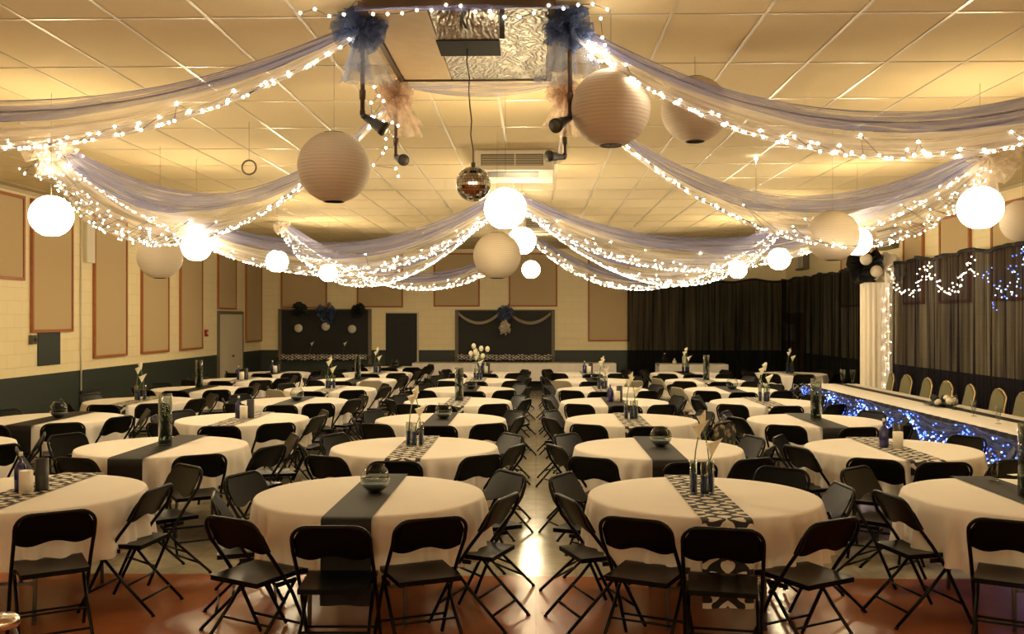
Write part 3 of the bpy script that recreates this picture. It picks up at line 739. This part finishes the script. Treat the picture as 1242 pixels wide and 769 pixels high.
def cyl_proto():
    t = thing('cylinder_vase', 'x', 'vase'); r = .062; h = .48
    MB().lathe([(.0001, .002), (r, .002), (r, h), (r - .004, h), (r - .004, .012), (.0001, .012)], 24).obj('glass', M['glass'], t)
    MB().lathe([(.0001, .44), (r - .005, .44), (r - .005, .013)], 24).obj('water', M['clearw'], t)
    MB().lathe([(.0001, .05), (r - .007, .045), (r - .007, .014)], 20).obj('stones', M['stone'], t)
    return t
def spray_proto(dark):
    t = thing('flower_spray', 'x', 'flowers'); rnd = random.Random(4 + dark)
    MB().tube([(0, 0, .05), (.012, 0, .2), (-.01, .01, .38)], .004, 6).obj('stem', M['stem'], t)
    q = MB()
    for k in range(26):
        z = rnd.uniform(.06, .25 if not dark else .44); a = rnd.uniform(0, 6.28); L_ = rnd.uniform(.05, .09)
        q.grid(lambda u, v: (min(.05, .03 + .02 * v) * cos(a + (u - .5) * .9), min(.05, .03 + .02 * v) * sin(a + (u - .5) * .9), z + (v - .5) * L_), 3, 3)
    q.obj('leaf', M['leaf'], t)
    if not dark:
        for k in range(5):
            z = .26 + .04 * k; a = k * 2.4; f = MB()
            for j in range(5):
                b = 2 * pi * j / 5
                f.grid(lambda u, v: (.018 * cos(a) + .028 * v * cos(b) * (1 - .3 * abs(u - .5)), .018 * sin(a) + (u - .5) * .03 * v, z + .028 * v * sin(b)), 3, 3)
            f.obj('blossom', M['petal'], t)
    return t
def simple(name, cat, prof, mat, n=20):
    return tag(MB().lathe(prof, n).obj(name, mat), 'x', cat)
BOWL = Proto(bowl_proto()); VASE = Proto(vase_proto()); CAL = [Proto(calla_proto(.38, .03)), Proto(calla_proto(.44, -.05)), Proto(calla_proto(.27, .05))]
CYL = Proto(cyl_proto()); SPR = [Proto(spray_proto(0)), Proto(spray_proto(1))]
def bottle_proto():
    t = thing('blue_bottle', 'x', 'bottle')
    MB().lathe([(.0001, .0), (.04, .0), (.042, .01), (.042, .15), (.03, .18), (.012, .20), (.011, .235)], 18).obj('body', M['bglass'], t)
    MB().lathe([(.0001, .262), (.012, .262), (.014, .235), (.0001, .235)], 12).obj('stopper', M['candle'], t)
    return t
BOT = Proto(bottle_proto())
WC = Proto(simple('white_candle', 'candle', [(.0001, 0), (.045, 0), (.045, .148), (.040, .152), (.03, .146), (.0001, .144)], M['candle']))
BC = Proto(simple('black_vase', 'vase', [(.0001, 0), (.042, 0), (.044, .01), (.044, .215), (.038, .215), (.036, .19), (.0001, .18)], M['lamp']))

ROWN = {1: 'front', 2: 'second', 3: 'third', 4: 'fourth', 5: 'fifth', 6: 'sixth', 7: 'seventh', 8: 'eighth'}
COLN = {'L1': 'column left of aisle', 'R1': 'column right of aisle', 'L2': 'second column left of aisle', 'R2': 'second column right of aisle', 'L3': 'column along left wall', 'R3': 'column by right curtain'}
ROWY = {1: 6.5, 2: 8.9, 3: 11.35, 4: 13.8, 5: 16.2, 6: 18.6, 7: 21.0, 8: 23.4}
COLX = {'L1': -1.12, 'R1': 1.12, 'L2': -3.47, 'R2': 3.25, 'L3': -5.72, 'R3': 5.5}
PIECE = {('L2', 1): 'set', ('L1', 1): 'bowl', ('R1', 1): 'calla', ('R2', 1): 'cyld',
         ('L3', 2): 'calla', ('L2', 2): 'cyl', ('L1', 2): 'calla', ('R1', 2): 'bowl', ('R2', 2): 'set',
         ('L3', 3): 'bowl', ('L2', 3): 'set', ('L1', 3): 'bowl', ('R1', 3): 'calla', ('R2', 3): 'cyl',
         ('L3', 4): 'calla', ('L2', 4): 'bowl', ('L1', 4): 'cyld', ('R1', 4): 'set', ('R2', 4): 'calla',
         ('L3', 5): 'cyld', ('L2', 5): 'calla', ('L1', 5): 'bowl', ('R1', 5): 'calla', ('R2', 5): 'bowl',
         ('L3', 6): 'set', ('L2', 6): 'cyld', ('L1', 6): 'calla', ('R1', 6): 'bowl', ('R2', 6): 'cyld',
         ('L3', 7): 'set', ('L2', 7): 'calla', ('L1', 7): 'set', ('R1', 7): 'set', ('R2', 7): 'calla', ('R3', 7): 'calla', ('L2', 8): 'bowl'}
ANG = [-72, -30, 0, 30, 70, 118, -118]
RAD = [.78, 1.0, 1.06, 1.0, .78, .80, .80]
ANGO = {('L1', 1): [(-68, .80), (-29, 1.04), (0, 1.08), (27, .98), (68, .80), (122, .90), (-116, .92)],
        ('R1', 1): [(-66, .80), (-29, .98), (-4, 1.08), (27, .98), (96, .76), (138, .92), (-118, .85)],
        ('R1', 3): [(-68, .84), (-28, 1.0), (2, 1.04), (50, 1.0), (84, .86), (118, .86), (-118, .86)],
        ('L2', 1): [(36, .95), (84, .74), (136, .96), (-118, 1)], ('R2', 1): [(-76, .80), (-30, 1.0), (-136, 1.0), (-4, 1.05)],
        ('L2', 2): [(-58, 1.0), (-12, 1.0), (36, 1.0), (70, 1.0), (112, 1.0), (-110, 1.0)]}
SEATN = lambda a: ('nearest the camera' if abs(a) < 15 else 'near right side' if 15 <= a < 52 else 'near left side' if -52 < a <= -15 else 'right flank' if 52 <= a < 96
                   else 'left flank' if -96 < a <= -52 else 'far right side' if a >= 96 else 'far left side')
BEIGE = {('L2', 5, 1), ('R1', 6, 1), ('R2', 5, 0), ('L2', 6, 3), ('R2', 6, 0), ('R1', 6, 3)}
def set_table(c, r):
    X, Y = COLX[c], ROWY[r]; rnd = random.Random(r * 17 + ord(c[0]) * 3 + int(c[1])); tp = '%s table of %s' % (ROWN[r], COLN[c])
    TAB.place((X, Y, 0), 0, 'round table under white cloth, ' + tp, 'round banquet tables')
    CLOTH[rnd.randrange(3)].place((X, Y, 0), rnd.uniform(0, 6), 'white tablecloth on ' + tp, 'white round tablecloths')
    k = {'L': int(c[1]), 'R': int(c[1]) + 1}[c[0]]
    dam = (k + r) % 2 == 1
    RUN[dam].place((X, Y, 0), 0, ('black and white damask' if dam else 'plain black') + ' runner on ' + tp, 'table runners')
    p = PIECE.get((c, r)); z = .757
    if p == 'bowl':
        BOWL.place((X + .03, Y + .02, z), rnd.uniform(0, 6), 'round clear fish bowl on ' + tp, 'fish bowl centrepieces')
    elif p == 'calla':
        for q, (dx, dy, ci) in enumerate(((-.06, .02, 0), (.0, -.05, 2), (.055, .03, 1))):
            rz = rnd.uniform(-.6, .6); w_ = ('left', 'middle', 'right')[q]
            VASE.place((X + dx, Y + dy, z), 0, '%s slim blue-watered vase on %s' % (w_, tp), 'slim bud vases')
            CAL[ci].place((X + dx, Y + dy, z), rz, 'white calla in the %s vase, %s' % (w_, tp), 'calla lilies in bud vases')
    elif p in ('cyl', 'cyld'):
        cx = X + (.02 if c != 'R2' or r != 1 else .02)
        CYL.place((cx, Y, z), 0, 'tall clear cylinder vase on ' + tp, 'tall cylinder vases')
        SPR[p == 'cyld'].place((cx, Y, z), 0, ('dark foliage' if p == 'cyld' else 'white blossom spray') + ' inside cylinder vase, ' + tp, 'sprays in cylinder vases')
    elif p == 'set':
        BOT.place((X - .06, Y + .03, z), 0, 'cobalt blue bottle on ' + tp, 'blue bottles')
        WC.place((X + .03, Y - .07, z), 0, 'white pillar candle on ' + tp, 'white candles')
        BC.place((X + .075, Y + .05, z), 0, 'black cylinder vase on ' + tp, 'black vases')
    angs = ANGO.get((c, r)) or [(a + rnd.uniform(-6, 6), q + rnd.uniform(-.03, .05)) for a, q in zip(ANG, RAD)]
    for i, (a, rad) in enumerate(angs):
        th = R(a); cx = X + rad * sin(th); cyy = Y - rad * cos(th)
        if cyy > .1:
            sx = 650 + cx * F / cyy
            if sx < -45 or sx > 1290: continue
        if cx < XL + .35: continue
        kind = 'beige' if (c, r, i) in BEIGE else 'black'
        det = 1 if (r <= 5 or kind == 'beige') else 0
        CH[(kind, det)].place((cx, cyy, 0), th + R(rnd.uniform(-7, 7)), '%s folding chair, %s of %s' % (kind, SEATN(a), tp), '%s folding chairs around the tables' % kind)
for c, rows in (('L1', range(1, 8)), ('R1', range(1, 8)), ('L2', range(1, 9)), ('R2', range(1, 8)), ('L3', range(2, 8)), ('R3', (7,))):
    for r in rows: set_table(c, r)
# pilsner glass on the right front table, near the tall vase
def goblet(label, loc, sc=1.0):
    t = thing('footed_glass', label, 'glass', loc, 0, 'footed drinking glasses'); t.scale = (sc,) * 3
    MB().lathe([(.0001, .0), (.034, .0), (.034, .004), (.008, .012), (.008, .025)], 16).obj('foot', M['glass'], t)
    MB().lathe([(.0001, .03), (.018, .032), (.024, .09), (.036, .2), (.034, .2), (.021, .09), (.0001, .045)], 18).obj('bowl', M['glass'], t)
P = at(1206, 583, z=.757)
goblet('tall footed glass beside the dark vase on right front table', P, 1.1)
# white cards and paper on the tables
def flat(name, cat, lab, loc, w_, d_, rz, mat='candle'):
    tag(MB().box((-w_ / 2, -d_ / 2, 0), (w_ / 2, d_ / 2, .002)).obj(name, M[mat], loc=loc, rz=rz), lab, cat)
P = at(1232, 576, z=.7585); flat('place_card', 'card', 'white card lying on the black runner of right front table', P, .1, .07, .3)
# floral jacket over a chair between the third tables right of the aisle
th = R(50); jx, jy = 1.12 + 1.0 * sin(th), 11.35 - 1.0 * cos(th)
o = MB().grid(lambda u, v: ((u - .5) * .5, -.20 + (.028 if v > .45 else -.028) * min(1, abs(v - .45) * 9) - .012 * sin(u * 17 + v * 5), .822 - .62 * abs(v - .45) * (1 + .1 * sin(u * 8)) - .06 * (abs(u - .5) * 2) ** 3), 20, 20)
tag(o.obj('floral_jacket', M['floral'], loc=(jx, jy, 0), rz=th), 'floral print jacket draped over a chair back right of the aisle', 'jacket')
# bright rim of a chrome stool just inside the lower left corner
P = at(4, 752, Y=4.3)
st = thing('chrome_stool', 'shiny chrome stool top cut by the lower left corner', 'stool', (P.x - .0, 4.3, 0))
MB().lathe([(.0001, P.z + .03), (.05, P.z + .025), (.07, P.z + .01), (.075, P.z - .01), (.065, P.z - .03), (.0001, P.z - .03)], 24).obj('seat', M['chrome'], st)
for k in range(3):
    a = 2 * pi * k / 3 + .5; MB().tube([(.04 * cos(a), .04 * sin(a), P.z - .03), (.2 * cos(a), .2 * sin(a), .0)], .01, 8).obj('leg', M['leg'], st)

# ------------------------------------------------------------------ head table on the right
HX0, HX1, HY0, HY1 = 4.98, 5.86, 9.35, 17.75
n_t = 4; seg = (HY1 - HY0) / n_t
for k in range(n_t):
    t = thing('long_table', 'x', 'table', ((HX0 + HX1) / 2, HY0 + seg * (k + .5), 0), 0, 'head table sections')
    t['label'] = 'long head table section, ' + ('nearest the viewer', 'second from the viewer', 'third from the viewer', 'farthest, beside the white column')[k]
    MB().box((-.42, -seg / 2 + .01, .70), (.42, seg / 2 - .01, .738), .006).obj('tabletop', M['wood'], t)
    for sx in (-.34, .34):
        for sy in (-seg / 2 + .15, seg / 2 - .15): MB().tube([(sx, sy, .70), (sx, sy, 0)], .016, 8).obj('leg', M['leg'], t)
o = MB()
hyc = (HY0 + HY1) / 2; hl = HY1 - HY0
sec = [(HX0 - .012, .60), (HX0 - .012, .72), (HX0 - .004, .745), (HX0 + .01, .75), (HX1 - .01, .75), (HX1 + .004, .745), (HX1 + .012, .70), (HX1 + .012, .40)]
def hc(u, v):
    i = min(len(sec) - 1, int(round(v * (len(sec) - 1)))); x, z = sec[i]; return (x, HY0 - .01 + (hl + .02) * u, z)
tag(MB().grid(hc, 60, len(sec) - 1).obj('tablecloth', M['cloth']), 'long white cloth covering the head table by the right curtain', 'tablecloth')
tag(MB().box((HX0 + .47, HY0 - .005, .752), (HX0 + .64, HY1 + .005, .7545)).obj('table_runner', M['runner']), 'long black runner along the whole head table', 'table runner')
tag(MB().grid(lambda u, v: (HX0 - .045 - .022 * sin(u * hl * 26) * (.3 + .7 * v), HY0 + hl * u, .735 - .72 * v), 220, 4, lambda u, v: (u * hl, v)).obj('table_skirt', M['skirt']), 'black pleated skirt along the front of the head table', 'table skirt')
nsw = 5
def scall(y): q = ((y - HY0) / hl * nsw) % 1; return 4 * q * (1 - q)
tag(MB().grid(lambda u, v: (HX0 - .085 - .03 * sin(v * 3.1) - .01 * sin(v * 22), HY0 + hl * u, .74 - (.10 + .30 * scall(HY0 + hl * u)) * v - .05 * scall(HY0 + hl * u) * (1 - v)), 160, 14, lambda u, v: (u * 8, v)).obj('skirt_swag', M['bskirt']), 'blue lit tulle swags gathered along the head table front', 'tulle swag')
rnd = random.Random(77); pts = []
for k in range(640):
    y = HY0 + hl * rnd.random(); s = scall(y); v = 1 - abs(rnd.gauss(0, .28)) if rnd.random() < .75 else rnd.random()
    v = max(0, min(1, v)); pts.append(Vector((HX0 - .125 - .01 * rnd.random(), y, .74 - (.10 + .30 * s) * v - .05 * s * (1 - v))))
pts.sort(key=lambda p: p.y)
for k in range(4):
    seg_p = pts[k * 160:(k + 1) * 160]
    lights(seg_p, 'blue string lights on the head table skirt, ' + ('nearest stretch', 'second stretch from the viewer', 'third stretch from the viewer', 'farthest stretch')[k], 'blue string lights on the head table', (BME_B, BME_B, BME_P), False, 40 + k)
# banquet chairs behind the head table
def make_banquet():
    t = thing('banquet_chair', 'x', 'chair')
    def bk(u, v, t_):
        s = (u - .5) * 2; hw = .19 - .02 * v
        zt = .95 - .11 * abs(s) ** 2.4; z = .52 + (zt - .52) * v
        return (s * hw, -.19 - .07 * v + t_ + .012 * (1 - s * s) * (1 if t_ > 0 else -1), z)
    b = MB().grid(lambda u, v: bk(u, v, -.022), 12, 8).grid(lambda u, v: bk(1 - u, v, .022), 12, 8)
    b.grid(lambda u, v: bk(u, 1, -.022 + .044 * v), 12, 1).grid(lambda u, v: bk(0, u, .022 - .044 * v), 8, 1).grid(lambda u, v: bk(1, u, -.022 + .044 * v), 8, 1)
    b.obj('backrest', M['green'], t)
    MB().tube([(-.2, -.20, .45)] + [(s * (.20 - .01 * 1), -.19 - .07 * v, .52 + (.965 - .11 * abs(s) ** 2.4 - .52) * v) for s, v in ((-1, .3), (-1, .7), (-1, 1), (-.8, 1), (-.5, 1), (0, 1), (.5, 1), (.8, 1), (1, 1), (1, .7), (1, .3))] + [(.2, -.20, .45)], .012, 8).obj('back_frame', M['gold'], t)
    MB().box((-.21, -.2, .42), (.21, .21, .49), .025).obj('seat', M['green'], t)
    for sx in (-1, 1):
        for sy in (-1, 1): MB().tube([(sx * .18, sy * .18, .42), (sx * .2, sy * .21, 0)], .012, 8).obj('leg', M['gold'], t)
    return t
BQ = Proto(make_banquet())
for k, px in enumerate((1078, 1098, 1122, 1146, 1173, 1209, 1238)):
    P = at(px, 470, X=6.38)
    BQ.place((6.38 - .22, P.y, 0), pi / 2 + R((-8, 5, 0, 4, -5, 3, 0)[k]), 'sage banquet chair behind the head table, ' + ('beside the white column', 'second from the white column', 'third from the white column', 'middle of the row', 'third from the right edge', 'second from the right edge', 'cut by the right edge')[k], 'sage banquet chairs at the head table')
for px, py, nm in ((1158, 497, 'beside the black and white flowers'), (1181, 505, 'middle one of three'), (1211, 514, 'nearest the viewer')):
    P = at(px, py, z=.756); goblet('footed glass on the head table, ' + nm, P, .95)
for px, py, nm in ((1022, 466, 'left'), (1034, 466, 'right')):
    P = at(px, py, z=.756); goblet('footed glass at far end of the head table, ' + nm + ' one', P, 1.3)
P = at(1140, 492, z=.757)
fb = thing('head_table_bouquet', 'low black and white flower bunch on the head table', 'bouquet', P)
rnd = random.Random(9)
for k in range(9):
    o = MB(); c = (rnd.uniform(-.12, .12), rnd.uniform(-.25, .25), rnd.uniform(.05, .12)); rr = .05
    o.sphere(rr, c, 8, 5); o.obj('bloom', M['balloonw' if k % 2 else 'balloonb'], fb)
MB().grid(lambda u, v: ((u - .5) * .3, (v - .5) * .6, .03 + .03 * sin(u * 9) * cos(v * 11)), 10, 10).obj('foliage', M['leaf'], fb)
# lights hung on the right curtain
def wallpt(px, py): return at(px, py, X=6.66)
def wire_pts(P, n, jit, seed, X=6.64):
    rnd = random.Random(seed); out = []
    L_ = [math.dist(a, b) for a, b in zip(P, P[1:])]; T = sum(L_)
    for i in range(n):
        s = T * (i + .5) / n; k = 0
        while k < len(L_) - 1 and s > L_[k]: s -= L_[k]; k += 1
        f_ = min(1, s / L_[k]); x = P[k][0] + (P[k + 1][0] - P[k][0]) * f_; y = P[k][1] + (P[k + 1][1] - P[k][1]) * f_
        out.append(at(x + rnd.gauss(0, jit), y + rnd.gauss(0, jit), X=X))
    return out
lights(wire_pts([(1078, 326), (1084, 345), (1096, 356), (1110, 356), (1118, 340), (1125, 322), (1130, 335), (1142, 352), (1155, 354), (1165, 338), (1175, 318), (1184, 332)], 100, 3.0, 1), 'warm white light loops on the violet-black curtain', 'light loops on the right curtain', (BME,), True, 1)
lights(wire_pts([(1186, 335), (1205, 340), (1216, 352), (1228, 345), (1236, 320), (1246, 300), (1240, 345), (1214, 362), (1202, 376)], 70, 5.0, 2), 'blue light loops on the curtain at the right edge', 'light loops on the right curtain', (BME_B, BME_P), True, 2)
lights([Vector((CX + .10 + .06 * sin(k * 2.7), CY - .31, 2.5 - k * .10)) for k in range(22)], 'warm lights running down the white draped column', 'light loops on the right curtain', (BME,), False, 3)

# ------------------------------------------------------------------ back wall decorations and buffets
def buffet(x0, x1, yc, lab, clab, zbot):
    t = thing('buffet_table', lab, 'table', ((x0 + x1) / 2, yc, 0), 0, 'buffet tables'); hw = (x1 - x0) / 2
    MB().box((-hw + .02, -.36, .70), (hw - .02, .36, .738), .006).obj('tabletop', M['wood'], t)
    for sx in (-hw + .2, 0, hw - .2):
        for sy in (-.3, .3): MB().tube([(sx, sy, .70), (sx, sy, 0)], .016, 8).obj('leg', M['leg'], t)
    MB().box((-hw + .05, .0, .0), (hw - .05, .02, .69)).obj('back_panel', M['skirt'], t)
    sec = [(-.40, zbot), (-.39, .70), (-.38, .745), (-.37, .75), (.37, .75), (.38, .74), (.39, .5)]
    q = MB().grid(lambda u, v: ((u * 2 - 1) * hw, sec[min(6, int(round(v * 6)))][0] - (.02 * sin(u * hw * 60) if v < .1 else 0), sec[min(6, int(round(v * 6)))][1]), int(hw * 60), 6)
    tag(q.obj('tablecloth', M['cloth'], loc=((x0 + x1) / 2, yc, 0)), clab, 'tablecloth')
Yb = 26.1
buffet(at(502, 445, Y=Yb).x, at(746, 445, Y=Yb).x, Yb, 'long buffet table under the swagged serving window', 'short white cloth on the long buffet by back wall', .28)
buffet(at(797, 445, Y=25.6).x, at(880, 445, Y=25.6).x, 25.6, 'small serving table before the black curtain', 'white cloth on the serving table before the black curtain', .2)
for k, (px, h_, mt, lb) in enumerate(((806, .26, 'glass', 'clear carafe at left end of the small serving table'), (818, .12, 'candle', 'short white cup on the small serving table'), (830, .3, 'acw', 'pale bottle at the centre of the small serving table'))):
    P = at(px, 440, Y=25.5)
    t = thing('serving_bottle', lb, 'bottle', (P.x, 25.5, .752))
    MB().lathe([(.0001, 0), (.05, 0), (.055, .02), (.055, h_ * .6), (.02, h_ * .8), (.02, h_)], 14).obj('body', M[mt], t)
    MB().lathe([(.0001, h_ + .02), (.022, h_ + .02), (.022, h_), (.0001, h_)], 12).obj('cap', M['candle'], t)
# bouquet on buffet centre
def white_bouquet(P, lab, n, h, sp, seed):
    rnd = random.Random(seed); t = thing('white_bouquet', lab, 'bouquet', P)
    MB().lathe([(.0001, 0), (.07, 0), (.05, .1), (.09, .22), (.08, .22), (.0001, .05)], 16).obj('vase', M['bglass'], t)
    for k in range(n):
        x, y, z = rnd.uniform(-sp, sp), rnd.uniform(-.08, .08), rnd.uniform(.35, h)
        MB().tube([(0, 0, .1), (x * .6, y * .6, z * .7), (x, y, z)], .005, 5).obj('stem', M['stem'], t)
        MB().sphere(.05, (x, y, z), 8, 6, 1.3).obj('bloom', M['petal'], t)
white_bouquet(Vector((at(583, 440, Y=20.9).x, 20.9, .757)), 'bunch of white flowers on seventh table left of aisle', 7, .62, .22, 3)
# serving window decor
def paperdisc(px, py, r, lab, Y=26.8):
    P = at(px, py, Y=Y); tag(MB().lathe([(.0001, -.012), (r, -.008), (r, .008), (.0001, .012)], 20).obj('hanging_disc', M['acw'], loc=P), lab, 'hanging ornament').rotation_euler = (pi / 2, 0, 0)
paperdisc(362, 398, .115, 'left round pale ornament in the dark serving window'); paperdisc(395, 396, .115, 'middle round pale ornament in the dark serving window'); paperdisc(427, 399, .115, 'right round pale ornament in the dark serving window')
for px, lb in ((376, 'left small white lily on the dark serving sill'), (416, 'right small white lily on the dark serving sill')):
    CAL[2].place((at(px, 430, Y=26.85).x, 26.85, az0 + .0), 0, lb, None, 1.0)
for k, (px, py, r_, mt, lb) in enumerate(((363, 376, .22, 'balloonb', 'black tulle gather over left end of dark serving window'), (396, 380, .30, 'bpom', 'blue tulle gather over middle of dark serving window'), (433, 376, .22, 'balloonb', 'black tulle gather over right end of dark serving window'), (613, 380, .25, 'bpom', 'blue tulle bow over the swagged serving window'))):
    P = at(px, py, Y=26.6); pom('tulle_bow', M[mt], lb, P, r_, 60 + k, 24)
P = at(612, 398, Y=26.45); pom('tulle_bow', M['wpom'], 'pale tulle tail hanging below the blue window bow', P, .17, 70, 18, 1.3)
M['sw'] = tulle('pale_swag_net', (.7, .62, .45), .7, .2, (3, 6, 1))
for a, b, lb in ((556, 606, 'pale tulle swag on left half of the serving window'), (618, 668, 'pale tulle swag on right half of the serving window')):
    A = at(a, 378, Y=26.7); B = at(b, 380, Y=26.7)
    tag(MB().grid(lambda u, v: ((B.x - A.x) * u, .03 * sin(v * 6), -.27 * 4 * u * (1 - u) - .09 * v), 24, 6, lambda u, v: (u, v)).obj('tulle_swag', M['sw'], loc=A), lb, 'tulle swag')

# ------------------------------------------------------------------ small wall fittings
def onleft(px, py, w_, h_, dpt, name, cat, lab, mat, body='housing', extra=None):
    P = at(px, py, X=XL); t = thing(name, lab, cat, (XL + .002, P.y, P.z))
    MB().box((0, -w_ / 2, -h_ / 2), (dpt, w_ / 2, h_ / 2), .006).obj(body, M[mat], t)
    if extra: extra(t)
    return t
tag(MB().box((XL + .002, yl(45), zl(58, 443)), (XL + .02, yl(72), zl(58, 403)), .004).obj('wall_plate', M['dgreen']), 'dark green square plate below the second wall panel', 'wall plate')
onleft(37, 412, .12, .14, .07, 'thermostat', 'thermostat', 'small grey box on the left wall beside the dark plate', 'steel', 'housing', lambda t: MB().tube([(.07, 0, 0), (.085, 0, 0)], .035, 12).obj('dial', M['lamp'], t))
onleft(249, 404, .14, .16, .05, 'fire_alarm', 'fire alarm', 'small red fire alarm on the left wall near the door', 'red', 'housing', lambda t: MB().tube([(.05, 0, 0), (.065, 0, 0)], .03, 12).obj('bell', M['acw'], t))
def slats(t):
    q = MB()
    for k in range(5): q.box((.05, -.3, -.16 + .07 * k), (.062, .3, -.13 + .07 * k))
    q.obj('louver', M['steel'], t)
onleft(108, 487, .7, .42, .05, 'wall_heater', 'wall heater', 'dark louvred wall heater low on the left wall', 'lamp', 'housing', slats)
cd = thing('conduit', 'thin vertical conduit running down the left wall', 'conduit', (XL + .02, yl(97), 0))
MB().tube([(0, 0, .4), (0, 0, 3.83)], .014, 8).obj('pipe', M['acw'], cd)
MB().box((-.018, .1, 2.9), (.06, .4, 3.6), .01).obj('junction_box', M['acw'], cd)
# air conditioners in the right wall
for px, py, lab in ((1082, 290, 'window air conditioner in right wall under the right swag'), (977, 318, 'farther window air conditioner above the black curtain')):
    P = at(px, py, X=XR); t = thing('window_air_conditioner', lab, 'air conditioner', (XR, P.y, P.z))
    MB().box((-.16, -.38, -.2), (-.004, .38, .2), .015).obj('housing', M['acd'], t)
    MB().box((-.175, -.32, -.15), (-.16, .32, .15)).obj('face', M['acw'], t)
    q = MB()
    for k in range(6): q.box((-.183, -.31, -.13 + .045 * k), (-.175, .05, -.115 + .045 * k))
    q.obj('louver', M['acd'], t)
# ceiling ring
P = at(302, 203, Y=9.5)
rg = thing('hanging_ring', 'thin ring hanging from the ceiling left of the brown lantern', 'ring', P)
MB().tube([(.07 * cos(k * pi / 12), 0, .07 * sin(k * pi / 12)) for k in range(25)], .009, 6).obj('hoop', M['acd'], rg)
MB().tube([(0, 0, .07), (0, 0, H - P.z - .003)], .002, 4).obj('cord', M['wire'], rg)
P = at(917, 190, z=H - .01)
hk = thing('ceiling_wire', 'self-lit hook and thin wire dropping behind the right swags', 'wire', (P.x, P.y, H - .01))
MB().tube([(0, 0, 0), (0, 0, -.95)], .006, 6).obj('strand', M['chrome'], hk)
MB().sphere(.018, (0, 0, -.02), 10, 8, 1.8).obj('glint', M['bulb'], hk)  # glint on the ceiling fitting, put in as a glowing bead; no lamp
